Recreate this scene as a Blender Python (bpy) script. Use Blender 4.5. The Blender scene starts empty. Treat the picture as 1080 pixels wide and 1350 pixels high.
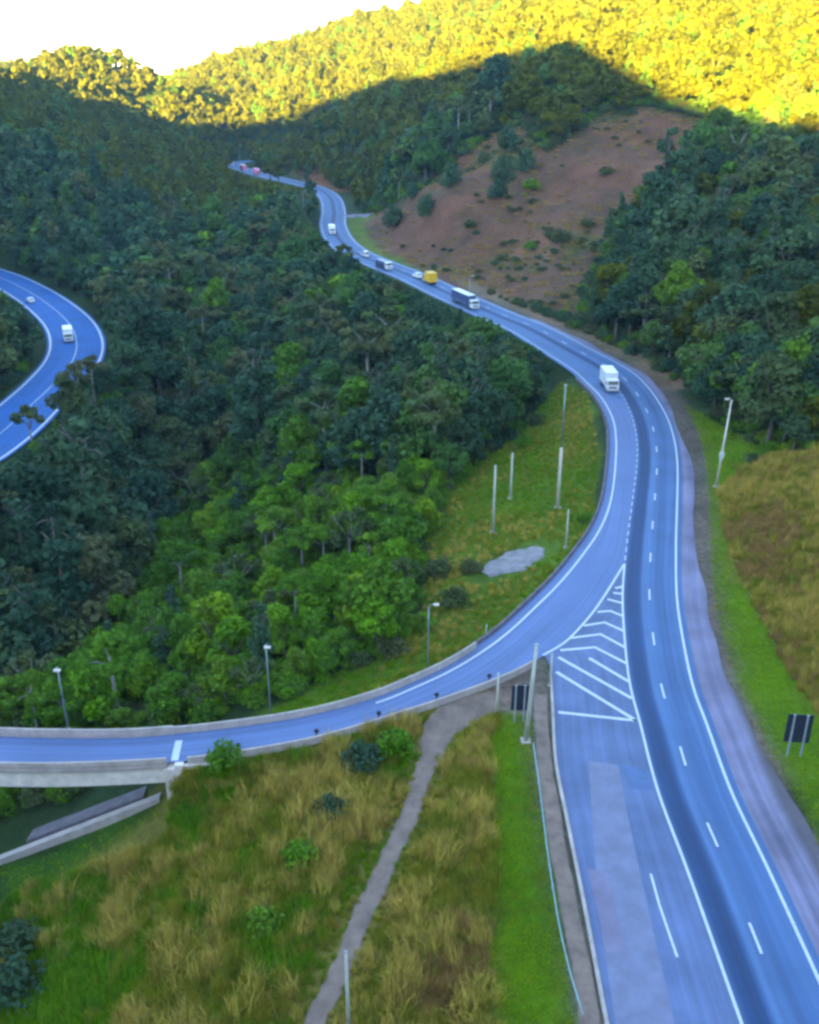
import bpy, bmesh, math, random
import numpy as np
from mathutils import Vector, Matrix

R = math.radians
random.seed(11)
rng = np.random.default_rng(11)
SC = bpy.context.scene
COL = SC.collection

# ------------------------------------------------------------------ camera, sky, sun, exposure
CAM_H, PITCH, FOC = 65.0, R(24.0), 1270.0            # metres, radians, pixels of a 1080 x 1350 frame
cd = bpy.data.cameras.new('camera')
cam = bpy.data.objects.new('camera', cd); COL.objects.link(cam)
cam.location = (0, 0, CAM_H); cam.rotation_euler = (R(90) - PITCH, 0, 0)
cd.sensor_fit = 'VERTICAL'; cd.sensor_height = 24.0; cd.lens = 24.0 * FOC / 1350.0
cd.clip_start = 0.5; cd.clip_end = 12000
SC.camera = cam

SUN_EL, SUN_AZ = R(13.0), R(205.0)                    # azimuth clockwise from +Y: the sun stands low behind the viewer
sun_dir = Vector((math.sin(SUN_AZ) * math.cos(SUN_EL), math.cos(SUN_AZ) * math.cos(SUN_EL), math.sin(SUN_EL)))
world = bpy.data.worlds.new('World'); SC.world = world; world.use_nodes = True
wn = world.node_tree.nodes; wl = world.node_tree.links
sky = wn.new('ShaderNodeTexSky'); sky.sky_type = 'NISHITA'; sky.sun_disc = False
sky.sun_elevation = SUN_EL; sky.sun_rotation = SUN_AZ
sky.air_density = 1.0; sky.dust_density = 0.6; sky.ozone_density = 1.6; sky.altitude = 600
wn['Background'].inputs[1].default_value = 0.050
wl.new(sky.outputs[0], wn['Background'].inputs[0])
sd = bpy.data.lights.new('sun', 'SUN'); sd.energy = 5.0; sd.angle = R(0.5); sd.color = (1.0, 0.64, 0.04)
so = bpy.data.objects.new('sun', sd); COL.objects.link(so)
so.rotation_euler = sun_dir.to_track_quat('Z', 'Y').to_euler(); so.location = (0, 0, 300)
SC.view_settings.view_transform = 'Standard'; SC.view_settings.look = 'None'
SC.view_settings.exposure = 4.75; SC.view_settings.gamma = 1.0; SC.view_settings.use_curve_mapping = False
SC.render.engine = 'CYCLES'
SC.cycles.max_bounces = 5; SC.cycles.diffuse_bounces = 3; SC.cycles.glossy_bounces = 2
SC.cycles.transmission_bounces = 3; SC.cycles.volume_bounces = 1; SC.cycles.transparent_max_bounces = 6
SC.cycles.pixel_filter_type = 'BLACKMAN_HARRIS'; SC.cycles.filter_width = 2.9
SC.cycles.use_denoising = True

SP, CP = math.sin(PITCH), math.cos(PITCH)
def P(px, py, z=0.0):
    """the point at height z that the photograph shows at pixel (px, py)"""
    u, v = (px - 540) / FOC, (py - 675) / FOC
    t = (CAM_H - z) / (SP + v * CP)
    return Vector((u * t, t * (CP - v * SP), z))
def project(x, y, z):
    dz = z - CAM_H
    zc = y * CP - dz * SP
    yc = -(dz * CP + y * SP)
    zc_ = np.where(zc < 0.5, 0.5, zc)
    return 540 + FOC * x / zc_, 675 + FOC * yc / zc_, zc

# ------------------------------------------------------------------ tags and mesh helpers
def tag(o, label=None, cat=None, group=None, kind=None):
    if label: o['label'] = label
    if cat: o['category'] = cat
    if group: o['group'] = group
    if kind: o['kind'] = kind
    return o
def empty(name, loc=(0, 0, 0), rz=0.0):
    o = bpy.data.objects.new(name, None); COL.objects.link(o)
    o.location = loc; o.rotation_euler = (0, 0, rz); o.empty_display_size = 0.3
    return o
def add(name, me, parent=None, link=True):
    o = bpy.data.objects.new(name, me)
    if link: COL.objects.link(o)
    if parent is not None: o.parent = parent
    return o
def mesh_of(name, verts, faces, mat, smooth=False):
    me = bpy.data.meshes.new(name)
    me.from_pydata([tuple(v) for v in verts], [], faces)
    if mat: me.materials.append(mat)
    if smooth: me.polygons.foreach_set('use_smooth', [True] * len(me.polygons))
    me.update()
    return me
class MB:
    def __init__(self): self.v = []; self.f = []
    def box(self, x0, x1, y0, y1, z0, z1):
        n = len(self.v)
        self.v += [(x0,y0,z0),(x1,y0,z0),(x1,y1,z0),(x0,y1,z0),(x0,y0,z1),(x1,y0,z1),(x1,y1,z1),(x0,y1,z1)]
        self.f += [(n,n+3,n+2,n+1),(n+4,n+5,n+6,n+7),(n,n+1,n+5,n+4),(n+1,n+2,n+6,n+5),(n+2,n+3,n+7,n+6),(n+3,n,n+4,n+7)]
        return self
    def prism(self, prof, x0, x1, inset=0.0):
        """side profile of (y, z) points, counter-clockwise seen from +x, extruded in x with a chamfer"""
        n = len(self.v); k = len(prof)
        cy = sum(p[0] for p in prof) / k; cz = sum(p[1] for p in prof) / k
        def ring(x, s):
            self.v.extend([(x, cy + (p[0]-cy)*s, cz + (p[1]-cz)*s) for p in prof])
        if inset > 0:
            rings = [(x0, 0.94), (x0+inset, 1.0), (x1-inset, 1.0), (x1, 0.94)]
        else:
            rings = [(x0, 1.0), (x1, 1.0)]
        for x, s in rings: ring(x, s)
        for r in range(len(rings)-1):
            for i in range(k):
                j = (i+1) % k; a = n + r*k
                self.f.append((a+i, a+k+i, a+k+j, a+j))
        self.f.append(tuple(n+i for i in range(k)))
        self.f.append(tuple(n+(len(rings)-1)*k+i for i in reversed(range(k))))
        return self
    def tube(self, pts, rad, seg=8):
        pts = [Vector(p) for p in pts]; n = len(self.v)
        if not hasattr(rad, '__len__'): rad = [rad]*len(pts)
        for i, p in enumerate(pts):
            d = (pts[min(i+1, len(pts)-1)] - pts[max(i-1, 0)]).normalized()
            a = d.orthogonal().normalized() if abs(d.z) < 0.9 else Vector((1,0,0))
            a = (a - d*a.dot(d)).normalized(); b = d.cross(a)
            for s in range(seg):
                t = 2*math.pi*s/seg
                self.v.append(tuple(p + (a*math.cos(t)+b*math.sin(t))*rad[i]))
        for i in range(len(pts)-1):
            for s in range(seg):
                s2 = (s+1) % seg; q = n+i*seg
                self.f.append((q+s, q+s2, q+seg+s2, q+seg+s))
        self.f.append(tuple(n+s for s in reversed(range(seg))))
        self.f.append(tuple(n+(len(pts)-1)*seg+s for s in range(seg)))
        return self
    def build(self, name, mat, parent=None, smooth=False):
        return add(name, mesh_of(name, self.v, self.f, mat, smooth), parent)

# ------------------------------------------------------------------ materials
def new_mat(name):
    m = bpy.data.materials.new(name); m.use_nodes = True
    nt = m.node_tree
    return m, nt.nodes, nt.links, nt.nodes['Principled BSDF']
def ramp(nodes, stops):
    r = nodes.new('ShaderNodeValToRGB'); e = r.color_ramp.elements
    while len(e) < len(stops): e.new(0.5)
    for i, (p, c) in enumerate(stops):
        e[i].position = p; e[i].color = (c[0], c[1], c[2], 1)
    return r
def noise_tex(nodes, scale, detail=5, rough=0.6):
    n = nodes.new('ShaderNodeTexNoise'); n.inputs['Scale'].default_value = scale
    n.inputs['Detail'].default_value = detail; n.inputs['Roughness'].default_value = rough
    return n
def mixc(nodes, links, fac, a, b, mode='MIX'):
    m = nodes.new('ShaderNodeMix'); m.data_type = 'RGBA'; m.blend_type = mode
    for sock, val in ((m.inputs[0], fac), (m.inputs[6], a), (m.inputs[7], b)):
        if hasattr(val, 'is_linked'): links.new(val, sock)
        elif isinstance(val, (int, float)): sock.default_value = val
        else: sock.default_value = (val[0], val[1], val[2], 1)
    return m.outputs[2]
def plain(name, col, rough=0.6, metal=0.0, vary=0.25, scale=2.0, bump=0.0):
    """one colour with grain, dirt and slight relief"""
    m, n, l, b = new_mat(name)
    tc = n.new('ShaderNodeTexCoord')
    nz = noise_tex(n, scale, 6, 0.65); l.new(tc.outputs['Object'], nz.inputs['Vector'])
    lo = [c*(1-vary) for c in col]; hi = [min(1, c*(1+vary)) for c in col]
    rp = ramp(n, [(0.3, lo), (0.7, hi)]); l.new(nz.outputs[0], rp.inputs[0])
    l.new(rp.outputs[0], b.inputs['Base Color'])
    b.inputs['Roughness'].default_value = rough; b.inputs['Metallic'].default_value = metal
    if bump:
        bp = n.new('ShaderNodeBump'); bp.inputs['Strength'].default_value = bump; bp.inputs['Distance'].default_value = 0.05
        l.new(nz.outputs[0], bp.inputs['Height']); l.new(bp.outputs[0], b.inputs['Normal'])
    return m
def asphalt(name, col, bands=(), patch=0.18, rough=0.78):
    """asphalt: aggregate grain, patches, and bands of (offset, half width, colour) of resurfaced or worn lane along the UV's u axis (metres across)"""
    m, n, l, b = new_mat(name)
    tc = n.new('ShaderNodeTexCoord'); uv = n.new('ShaderNodeUVMap')
    g = noise_tex(n, 18.0, 4); l.new(tc.outputs['Object'], g.inputs['Vector'])
    p = noise_tex(n, 0.12, 5, 0.6); l.new(tc.outputs['Object'], p.inputs['Vector'])
    mp = n.new('ShaderNodeMapping'); mp.inputs['Scale'].default_value = (1.6, 0.02, 1); l.new(uv.outputs[0], mp.inputs[0])
    st = noise_tex(n, 1.0, 4, 0.6); l.new(mp.outputs[0], st.inputs['Vector'])
    c = mixc(n, l, 1.0, col, col)
    sx = n.new('ShaderNodeSeparateXYZ'); l.new(uv.outputs[0], sx.inputs[0])
    for off, hw, bc in bands:
        d = n.new('ShaderNodeMath'); d.operation = 'SUBTRACT'; l.new(sx.outputs[0], d.inputs[0]); d.inputs[1].default_value = off
        a = n.new('ShaderNodeMath'); a.operation = 'ABSOLUTE'; l.new(d.outputs[0], a.inputs[0])
        mr = n.new('ShaderNodeMapRange'); mr.interpolation_type = 'SMOOTHSTEP'
        mr.inputs[1].default_value = hw*0.45; mr.inputs[2].default_value = hw*1.25; mr.inputs[3].default_value = 1; mr.inputs[4].default_value = 0
        l.new(a.outputs[0], mr.inputs[0])
        c = mixc(n, l, mr.outputs[0], c, bc)
    r1 = ramp(n, [(0.3, (1-patch,)*3), (0.7, (1+patch,)*3)]); l.new(p.outputs[0], r1.inputs[0])
    r2 = ramp(n, [(0.3, (0.78,)*3), (0.7, (1.18,)*3)]); l.new(st.outputs[0], r2.inputs[0])
    r3 = ramp(n, [(0.25, (0.85,)*3), (0.75, (1.15,)*3)]); l.new(g.outputs[0], r3.inputs[0])
    for r in (r1, r2, r3): c = mixc(n, l, 1.0, c, r.outputs[0], 'MULTIPLY')
    l.new(c, b.inputs['Base Color']); b.inputs['Roughness'].default_value = rough
    bp = n.new('ShaderNodeBump'); bp.inputs['Strength'].default_value = 0.15; bp.inputs['Distance'].default_value = 0.02
    l.new(g.outputs[0], bp.inputs['Height']); l.new(bp.outputs[0], b.inputs['Normal'])
    return m
def leafy(name, stops, trans=0.3, size_var=0.35):
    """foliage: hue by instance, light and dark by leaf clump"""
    m, n, l, b = new_mat(name)
    oi = n.new('ShaderNodeObjectInfo')
    rp = ramp(n, stops); rp.color_ramp.interpolation = 'LINEAR'
    l.new(oi.outputs['Random'], rp.inputs[0])
    at = n.new('ShaderNodeAttribute'); at.attribute_name = 'var'
    rv = ramp(n, [(0.0, (1-size_var,)*3), (1.0, (1+size_var, 1+size_var, 1+size_var*0.4))]); l.new(at.outputs['Fac'], rv.inputs[0])
    c = mixc(n, l, 1.0, rp.outputs[0], rv.outputs[0], 'MULTIPLY')
    l.new(c, b.inputs['Base Color']); b.inputs['Roughness'].default_value = 0.65
    b.inputs['Specular IOR Level'].default_value = 0.08
    tr = n.new('ShaderNodeBsdfTranslucent'); l.new(c, tr.inputs[0])
    mx = n.new('ShaderNodeMixShader'); mx.inputs[0].default_value = trans
    l.new(b.outputs[0], mx.inputs[1]); l.new(tr.outputs[0], mx.inputs[2])
    l.new(mx.outputs[0], n['Material Output'].inputs[0])
    return m

M = {}
M['asphalt'] = asphalt('asphalt_main', (0.047, 0.098, 0.218), bands=((1.40, 1.25, (0.005, 0.030, 0.098)), (3.0, 0.5, (0.056, 0.112, 0.240)), (5.0, 0.8, (0.036, 0.080, 0.188))), patch=0.12)
M['asphalt_ramp'] = asphalt('asphalt_ramp', (0.085, 0.125, 0.255), patch=0.08)
M['asphalt_old'] = asphalt('asphalt_old', (0.078, 0.106, 0.205), patch=0.25)
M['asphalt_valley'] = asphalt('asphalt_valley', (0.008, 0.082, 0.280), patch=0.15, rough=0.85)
M['asphalt_patch'] = plain('asphalt_patch', (0.125, 0.130, 0.205), 0.7, vary=0.18, scale=0.5)
M['asphalt_dark'] = plain('asphalt_dark', (0.045, 0.085, 0.195), 0.6, vary=0.2, scale=0.8)
M['shoulder'] = asphalt('gravel_shoulder', (0.150, 0.135, 0.205), bands=((1.6, 0.5, (0.125, 0.115, 0.185)), (4.6, 1.3, (0.085, 0.070, 0.085))), patch=0.32, rough=0.9)
M['paint'] = plain('road_paint', (0.42, 0.44, 0.46), 0.6, vary=0.18, scale=3.0)
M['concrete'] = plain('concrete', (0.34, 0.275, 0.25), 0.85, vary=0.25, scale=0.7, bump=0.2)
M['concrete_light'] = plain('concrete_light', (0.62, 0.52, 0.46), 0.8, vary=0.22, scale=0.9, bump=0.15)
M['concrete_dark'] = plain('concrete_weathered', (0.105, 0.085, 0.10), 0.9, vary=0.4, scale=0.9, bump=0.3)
M['pole'] = plain('pole_concrete', (0.42, 0.41, 0.34), 0.8, vary=0.2, scale=1.0)
M['steel'] = plain('galvanised_steel', (0.22, 0.27, 0.27), 0.45, 0.5, vary=0.2, scale=3)
M['black'] = plain('black_rubber', (0.015, 0.016, 0.02), 0.7, vary=0.2, scale=4)
M['sign_back'] = plain('sign_back', (0.018, 0.020, 0.045), 0.5, vary=0.2, scale=2)
M['sign_post'] = plain('sign_post', (0.30, 0.33, 0.36), 0.5, 0.3, vary=0.15, scale=2)
M['glass'] = plain('vehicle_glass', (0.02, 0.025, 0.03), 0.12, vary=0.1, scale=2)
M['lamp'] = plain('headlamp_glass', (0.6, 0.6, 0.6), 0.2, vary=0.05, scale=2)
M['rim'] = plain('wheel_rim', (0.3, 0.3, 0.32), 0.4, 0.6, vary=0.1, scale=5)
for nm, c in (('white', (0.62, 0.62, 0.62)), ('yellow', (0.62, 0.36, 0.012)), ('red', (0.50, 0.06, 0.12)), ('blue', (0.05, 0.07, 0.16)), ('grey', (0.22, 0.22, 0.26)), ('pink', (0.62, 0.22, 0.42))):
    M['paint_'+nm] = plain('vehicle_paint_'+nm, c, 0.35, vary=0.10, scale=1.2)
M['bark'] = plain('bark', (0.085, 0.072, 0.060), 0.9, vary=0.35, scale=3, bump=0.5)
M['bark_pale'] = plain('bark_pale', (0.20, 0.19, 0.16), 0.85, vary=0.3, scale=3, bump=0.3)
M['rail'] = plain('rail_paint', (0.20, 0.33, 0.33), 0.5, vary=0.2, scale=2)

# ------------------------------------------------------------------ road curves (pixels of the photograph turned to points on the road plane)
def crom(pts, step=1.0):
    """Catmull-Rom through the points, resampled evenly"""
    pts = [np.array(p[:2], float) for p in pts]
    pts = [2*pts[0]-pts[1]] + pts + [2*pts[-1]-pts[-2]]
    out = []
    for i in range(1, len(pts)-2):
        p0, p1, p2, p3 = pts[i-1:i+3]
        for t in np.linspace(0, 1, 24, endpoint=False):
            out.append(0.5*((2*p1)+(-p0+p2)*t+(2*p0-5*p1+4*p2-p3)*t*t+(-p0+3*p1-3*p2+p3)*t**3))
    out.append(pts[-2]); out = np.array(out)
    s = np.concatenate([[0], np.cumsum(np.linalg.norm(np.diff(out, axis=0), axis=1))])
    q = np.linspace(0, s[-1], max(2, int(round(s[-1]/step))+1))
    return np.stack([np.interp(q, s, out[:, 0]), np.interp(q, s, out[:, 1])], 1)
def smooth(c, k):
    for _ in range(k):
        d = c.copy(); d[1:-1] = 0.25*c[:-2]+0.5*c[1:-1]+0.25*c[2:]; c = d
    return c
def arclen(c): return np.concatenate([[0], np.cumsum(np.linalg.norm(np.diff(c, axis=0), axis=1))])
def normals(c):
    t = np.gradient(c, axis=0); t /= np.linalg.norm(t, axis=1)[:, None]
    return np.stack([t[:, 1], -t[:, 0]], 1)                         # to the right of travel
def offset(c, d): return c + normals(c)*d
def px_curve(lst, z=0.0, step=1.0, sm=0): return smooth(crom([P(a, b, z) for a, b in lst], step), sm)

C0_PX = [(978,1350),(907,1149),(867,1042),(843.5,951),(831,905),(824,847),(821,780),(827,713),(833.5,664),(839.6,615),(840,583),
         (835,554),(825,530),(811,508),(791,489),(742,461),(693,434),(650,416),(588,388),(540,365),(500,349),(464,333),(444,316),(436,297),
         (437,278),(432,260),(414,248),(380,239),(345,231),(318,223),(307,217),(322,212.5),(352,211)]
c0w = [P(a, b) for a, b in C0_PX]
back = [c0w[0] + (c0w[0]-c0w[1]).normalized()*d for d in (170, 90, 30)]
C0 = smooth(crom(back + c0w, 1.0), 6)
S0 = arclen(C0)
def nearest(c, p):
    return int(np.argmin((c[:, 0]-p[0])**2 + (c[:, 1]-p[1])**2))
RAMP_L_PX = [(768,499),(791,522),(807,550),(812,578),(811,615),(805,660),(791,697),(766,734),(738,768),(709,797),(667,836),(625,866),(585,889),(540,909),
             (504,924),(415,949),(296,968),(178,979),(89,980),(0,978),(-90,972),(-190,962)]
RAMP_R_PX = [(825,530),(836,556),(840.5,583),(840,615),(834,664),(828,710),(823,744),(798,784),(778,812),(747,845),(718,863),(690,882),(640,904),(590,922),
             (533,941),(415,976),(296,997),(225,1005),(100,1011),(0,1011),(-90,1007),(-190,999)]
ramp_l = px_curve(RAMP_L_PX, 0, 1.0, 3); ramp_r = px_curve(RAMP_R_PX, 0, 1.0, 3)
KERB_PX = [(718,863),(727,880),(731,927),(735.5,1002),(751,1082),(773,1189),(791,1282),(804,1349)]
kw = [P(a, b) for a, b in KERB_PX]
kerb = crom(kw + [kw[-1]+(kw[-1]-kw[-2]).normalized()*d for d in (40, 120)], 1.0)
VALLEY_Z = -8.0
VAL_PX = [(-140,640),(-60,612),(0,572),(40,535),(72,505),(96,475),(101,450),(90,425),(62,400),(30,380),(-10,362),(-70,346),(-160,332)]
val = px_curve(VAL_PX, VALLEY_Z, 2.0, 6)

# ------------------------------------------------------------------ terrain
CTRL = [(30,0,0),(30,40,0),(0,0,-3),(0,30,-3),(-40,30,-16),(-60,60,-24),(-80,20,-30),(60,60,3),(80,40,10),(60,0,6),(120,60,26),
 (-36,60,-12),(-28,72,-8),(-20,66,-4.2),(-10,58,-2.6),(-3,75,-1.2),(5,70,-.6),(-14,82,-1.8),(-22,80,-3.5),(10,55,-.6),
 (-36,82,-9.5),(-44,78,-13),(-62,85,-18),(-62,115,-24),(-42,106,-15),(-28,98,-8),(-90,100,-28),(-18,100,-4),(-8,104,-3),
 (15,131,-2.2),(26,150,-3),(34,172,-3.4),(39,190,-3.2),(40,205,-2),(12,155,-4),(6,172,-6),(-6,170,-9),(-15,150,-12),(-10,122,-7),(-40,150,-25),(-75,237,-40),(-70,180,-36),
 (-32,205,-20),(-20,250,-17),(15,235,-8),(28,230,-5),(0,300,-11),(-30,330,-16),(-60,300,-30),(-60,400,-20),(-32,385,-7),(-75,330,-24),(5,275,-9),
 (-150,260,2),(-150,330,0),(-200,300,25),(-240,420,24),(-220,550,32),(-300,600,62),(-350,800,85),(-150,180,-20),(-200,200,0),(-120,120,-26),(-200,100,0),
 (-100,450,-16),(-130,550,-10),(-165,700,-2),(-100,600,-14),(-75,520,-8),(-210,760,14),(-200,900,22),(-270,880,50),
 (-100,950,6),(-60,880,8),(-250,960,34),(-305,1000,84),(-262,1005,74),(-345,1005,75),(-385,1005,58),(-228,1005,56),(-450,1010,48),(-410,960,46),(-225,1040,30),(-305,1120,40),(-600,1000,90),
 (-330,1500,44),(-600,1500,80),(-150,1500,50),(-600,600,120),(-600,200,80),(-600,1800,50),(-300,1800,40),(0,1800,70),
 (-330,1250,44),(-300,1250,50),(-266,1250,68),(-204,1250,91),(-133,1250,109),(-58,1250,129),(0,1250,140),(144,1250,199),(325,1250,253),(525,1250,303),(750,1250,330),(-100,1000,34),(-190,1090,30),(0,1000,76),(115,1000,122),(260,1000,172),(450,1000,240),(0,1450,120),(-150,1450,50),(300,1500,200),
 (0,705,54),(-60,780,32),(-30,650,9),(0,600,27),(-70,720,4),(60,700,80),(120,700,100),(60,860,98),(-60,900,26),
 (19,430,24),(0,402,5),(57,420,25),(62,470,43),(78,540,71),(60,560,58),(79,335,10),(98,430,38),(74,230,8),(90,250,12),(134,350,32),(166,420,48),(200,520,72),(262,700,118),(350,800,170),(450,650,170),
 (20,520,40),(-20,560,14),(45,345,4),(60,300,3),(36,372,6),(-10,470,10),(150,260,30),(200,330,50),(300,400,90),(600,600,200),(600,200,120),(600,1500,240),
 (48,120,.5),(49,140,1),(52,150,2.2),(62,130,7),(75,152,11),(62,165,3),(72,180,5),(85,172,9),(80,100,14),(58,100,5.5),(110,130,22),(120,200,24),(51,104,2.4),(46,98,.6),(70,205,4),
 (0,-100,5),(100,-100,25),(-100,-100,-10),(-300,-50,40),(300,-50,90),(0,-300,60),(400,-300,140),(-400,-300,60),(0,-800,120),(600,-800,120),(-600,-800,120),(900,0,200),(-900,0,160),(900,1800,260),(-900,1800,60)]
ct = np.array(CTRL, float)
D = np.sqrt(((ct[:, None, :2]-ct[None, :, :2])**2).sum(2) + 36.0)
n_ = len(ct)
A = np.zeros((n_+3, n_+3)); A[:n_, :n_] = D; A[:n_, n_] = 1; A[:n_, n_+1:] = ct[:, :2]; A[n_, :n_] = 1; A[n_+1:, :n_] = ct[:, :2].T
wts = np.linalg.solve(A, np.concatenate([ct[:, 2], [0, 0, 0]]))
def base_height(x, y):
    out = np.empty(len(x))
    for a in range(0, len(x), 20000):
        q = np.stack([x[a:a+20000], y[a:a+20000]], 1)
        d = np.sqrt(((q[:, None]-ct[None, :, :2])**2).sum(2)+36.0)
        out[a:a+20000] = d@wts[:n_] + wts[n_] + q@wts[n_+1:]
    return out
def axis_pts(lo, hi, d0, d1, fine, grow):
    a = [d0]
    while a[-1] < d1: a.append(a[-1]+fine)
    st = fine
    while a[-1] < hi: st = min(st*grow, 26); a.append(a[-1]+st)
    b = [d0]; st = fine
    while b[-1] > lo: st = min(st*grow, 26); b.append(b[-1]-st)
    return np.array(b[:0:-1]+a)
GX = axis_pts(-1000, 1000, -75, 85, 1.6, 1.035)
GY = axis_pts(-900, 2100, 42, 215, 1.6, 1.02)
XX, YY = np.meshgrid(GX, GY)
fx, fy = XX.ravel(), YY.ravel()
Z = base_height(fx, fy)
def fbm(x, y, sc, seed, octv=4):
    r = np.random.default_rng(seed); o = np.zeros_like(x); amp = 1.0
    for k in range(octv):
        for _ in range(3):
            a = r.uniform(0, 2*math.pi); ph = r.uniform(0, 6.28); f = sc*(2**k)*r.uniform(.8, 1.25)
            o += amp*np.sin((x*math.cos(a)+y*math.sin(a))*f+ph)/3
        amp *= 0.5
    return o
rough = fbm(fx, fy, 0.05, 3)*np.clip((fy-40)/400, 0.15, 1)*2.2
far_ = np.clip((fy-600)/400, 0, 1)
Z += rough + far_*fbm(fx, fy, 0.02, 5)*7
Z += np.clip(fbm(fx, fy, 0.11, 81, 3), -1.2, 0.6)*2.6*np.exp(-((fx-55)/70)**2-((fy-440)/110)**2)
def near_dist(c, x, y):
    """distance to a curve, the index of the nearest sample, and the signed side (+ = right of travel)"""
    dist = np.full(len(x), 1e9); idx = np.zeros(len(x), int)
    cc = c
    for a in range(0, len(x), 8000):
        q = np.stack([x[a:a+8000], y[a:a+8000]], 1)
        d2 = ((q[:, None]-cc[None])**2).sum(2); i = d2.argmin(1)
        dist[a:a+8000] = np.sqrt(d2[np.arange(len(i)), i]); idx[a:a+8000] = i
    nr = normals(cc)[idx]
    side = (x-cc[idx, 0])*nr[:, 0] + (y-cc[idx, 1])*nr[:, 1]
    return dist, idx, side
def sstep(a, b, v):
    t = np.clip((v-a)/(b-a), 0, 1); return t*t*(3-2*t)
# level the ground under the roads, with banks falling or rising back to the natural slope
d, i_, s_ = near_dist(C0[::2], fx, fy)
along = C0[::2][i_, 1]
far_m = np.clip((along-300)/100, 0, 1)                     # 0 near, 1 far
right = np.where(s_ > 0, d, 0); left = np.where(s_ <= 0, d, 0)
near_left = 1.2 + 4.6*sstep(205, 250, along)               # near the gore the ramp and old lane take over on this side
w = np.where(s_ > 0, 1-sstep(12.5+far_m*4, 24+far_m*16, d), 1-sstep(near_left+far_m*4, near_left+7+far_m*20, d))
Z = Z*(1-w) + (-0.12)*w
# ramp and gore: left edge is a hard retaining edge
drl, irl, srl = near_dist(ramp_l, fx, fy)                  # ramp runs from far to near: its right hand looks outward (left in view)
drr, irr, srr = near_dist(ramp_r, fx, fy)
ABUT = P(228, 1000)
on_ground = sstep(ABUT.x-1.0, ABUT.x+1.5, fx)
inside = (srl <= 0.3) & (srr >= -0.6) & (fy < 235) & (fy > 60)
wr = np.where(inside, 1.0, np.maximum(1-sstep(0.8, 6.5, np.where(srl > 0, drl, 99)), 1-sstep(0.8, 4.0, np.where(srr < 0, drr, 99))))
wr = np.where((fy > 60) & (fy < 240), wr, 0)*on_ground
Z = Z*(1-wr) + (-0.12)*wr
dk, ik, sk = near_dist(kerb, fx, fy)
dk0, ik0, sk0 = near_dist(C0, fx, fy)
old = (sk0 <= 0) & (sk <= 0) & (fy < P(780,800).y)
wk = np.where(old, 1.0, np.where(fy < P(720,863).y+1, 1-sstep(2.0, 9.0, dk), 0))
Z = Z*(1-wk) + (-0.12)*wk
dv, iv, sv = near_dist(val, fx, fy)
wv = 1-sstep(12, 34, dv)
Z = Z*(1-wv) + (VALLEY_Z-0.4)*wv
# the ridge behind the viewer, whose shadow lies over the valley; its crest follows from where the photograph's shadow line falls
def grid_sample(Zg, x, y):
    x = np.atleast_1d(np.asarray(x, float)); y = np.atleast_1d(np.asarray(y, float))
    i = np.clip(np.searchsorted(GX, x)-1, 0, len(GX)-2); j = np.clip(np.searchsorted(GY, y)-1, 0, len(GY)-2)
    tx = np.clip((x-GX[i])/(GX[i+1]-GX[i]), 0, 1); ty = np.clip((y-GY[j])/(GY[j+1]-GY[j]), 0, 1)
    return (Zg[j, i]*(1-tx)+Zg[j, i+1]*tx)*(1-ty) + (Zg[j+1, i]*(1-tx)+Zg[j+1, i+1]*tx)*ty
ZG = Z.reshape(len(GY), len(GX))
def ray_hit(px, py, t0=60.0, t1=2200.0):
    u, v = (px-540)/FOC, (py-675)/FOC
    t = t0*(t1/t0)**np.linspace(0, 1, 1500)
    x, y, z = u*t, t*(CP-v*SP), CAM_H-t*(SP+v*CP)
    below = np.nonzero(z <= grid_sample(ZG, x, y))[0]
    k = below[0] if len(below) else len(t)-1
    return np.array([x[k], y[k], z[k]])
SHADOW_PX = [(-120,100),(0,124),(40,134),(100,156),(200,174),(300,180),(380,176),(430,152),(500,124),(560,124),(640,105),(700,90),(745,84),(800,100),(870,144),(940,170),(1000,190),(1080,206),(1200,222),(1400,235)]
RY = -520.0
cr = []
for a, b in SHADOW_PX:
    h = ray_hit(a, b)
    h[2] += 8.0                                            # the line is seen on the crowns
    k = (RY-h[1])/sun_dir.y
    cr.append((h[0]+sun_dir.x*k, h[2]+sun_dir.z*k))
cr = np.array(sorted(cr))
crest_x = np.linspace(-1000, 1000, 200)
crest_z = np.interp(crest_x, cr[:, 0], cr[:, 1])
prof = np.exp(-((YY-RY)/230.0)**2)
gauss = np.interp(XX, crest_x, crest_z)
near_crest = np.abs(YY-RY)
ridge = gauss*np.where(near_crest < 14, 1.0, np.exp(-((near_crest-14)/170.0)**2))
ZG = np.where(YY < -60, np.maximum(ZG*0+ridge, np.where(near_crest < 60, ridge, ZG)), ZG)
def H(x, y): return grid_sample(ZG, x, y)
def G(px, py):
    h = ray_hit(px, py); return Vector((h[0], h[1], float(H(h[0], h[1])[0])))

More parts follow.
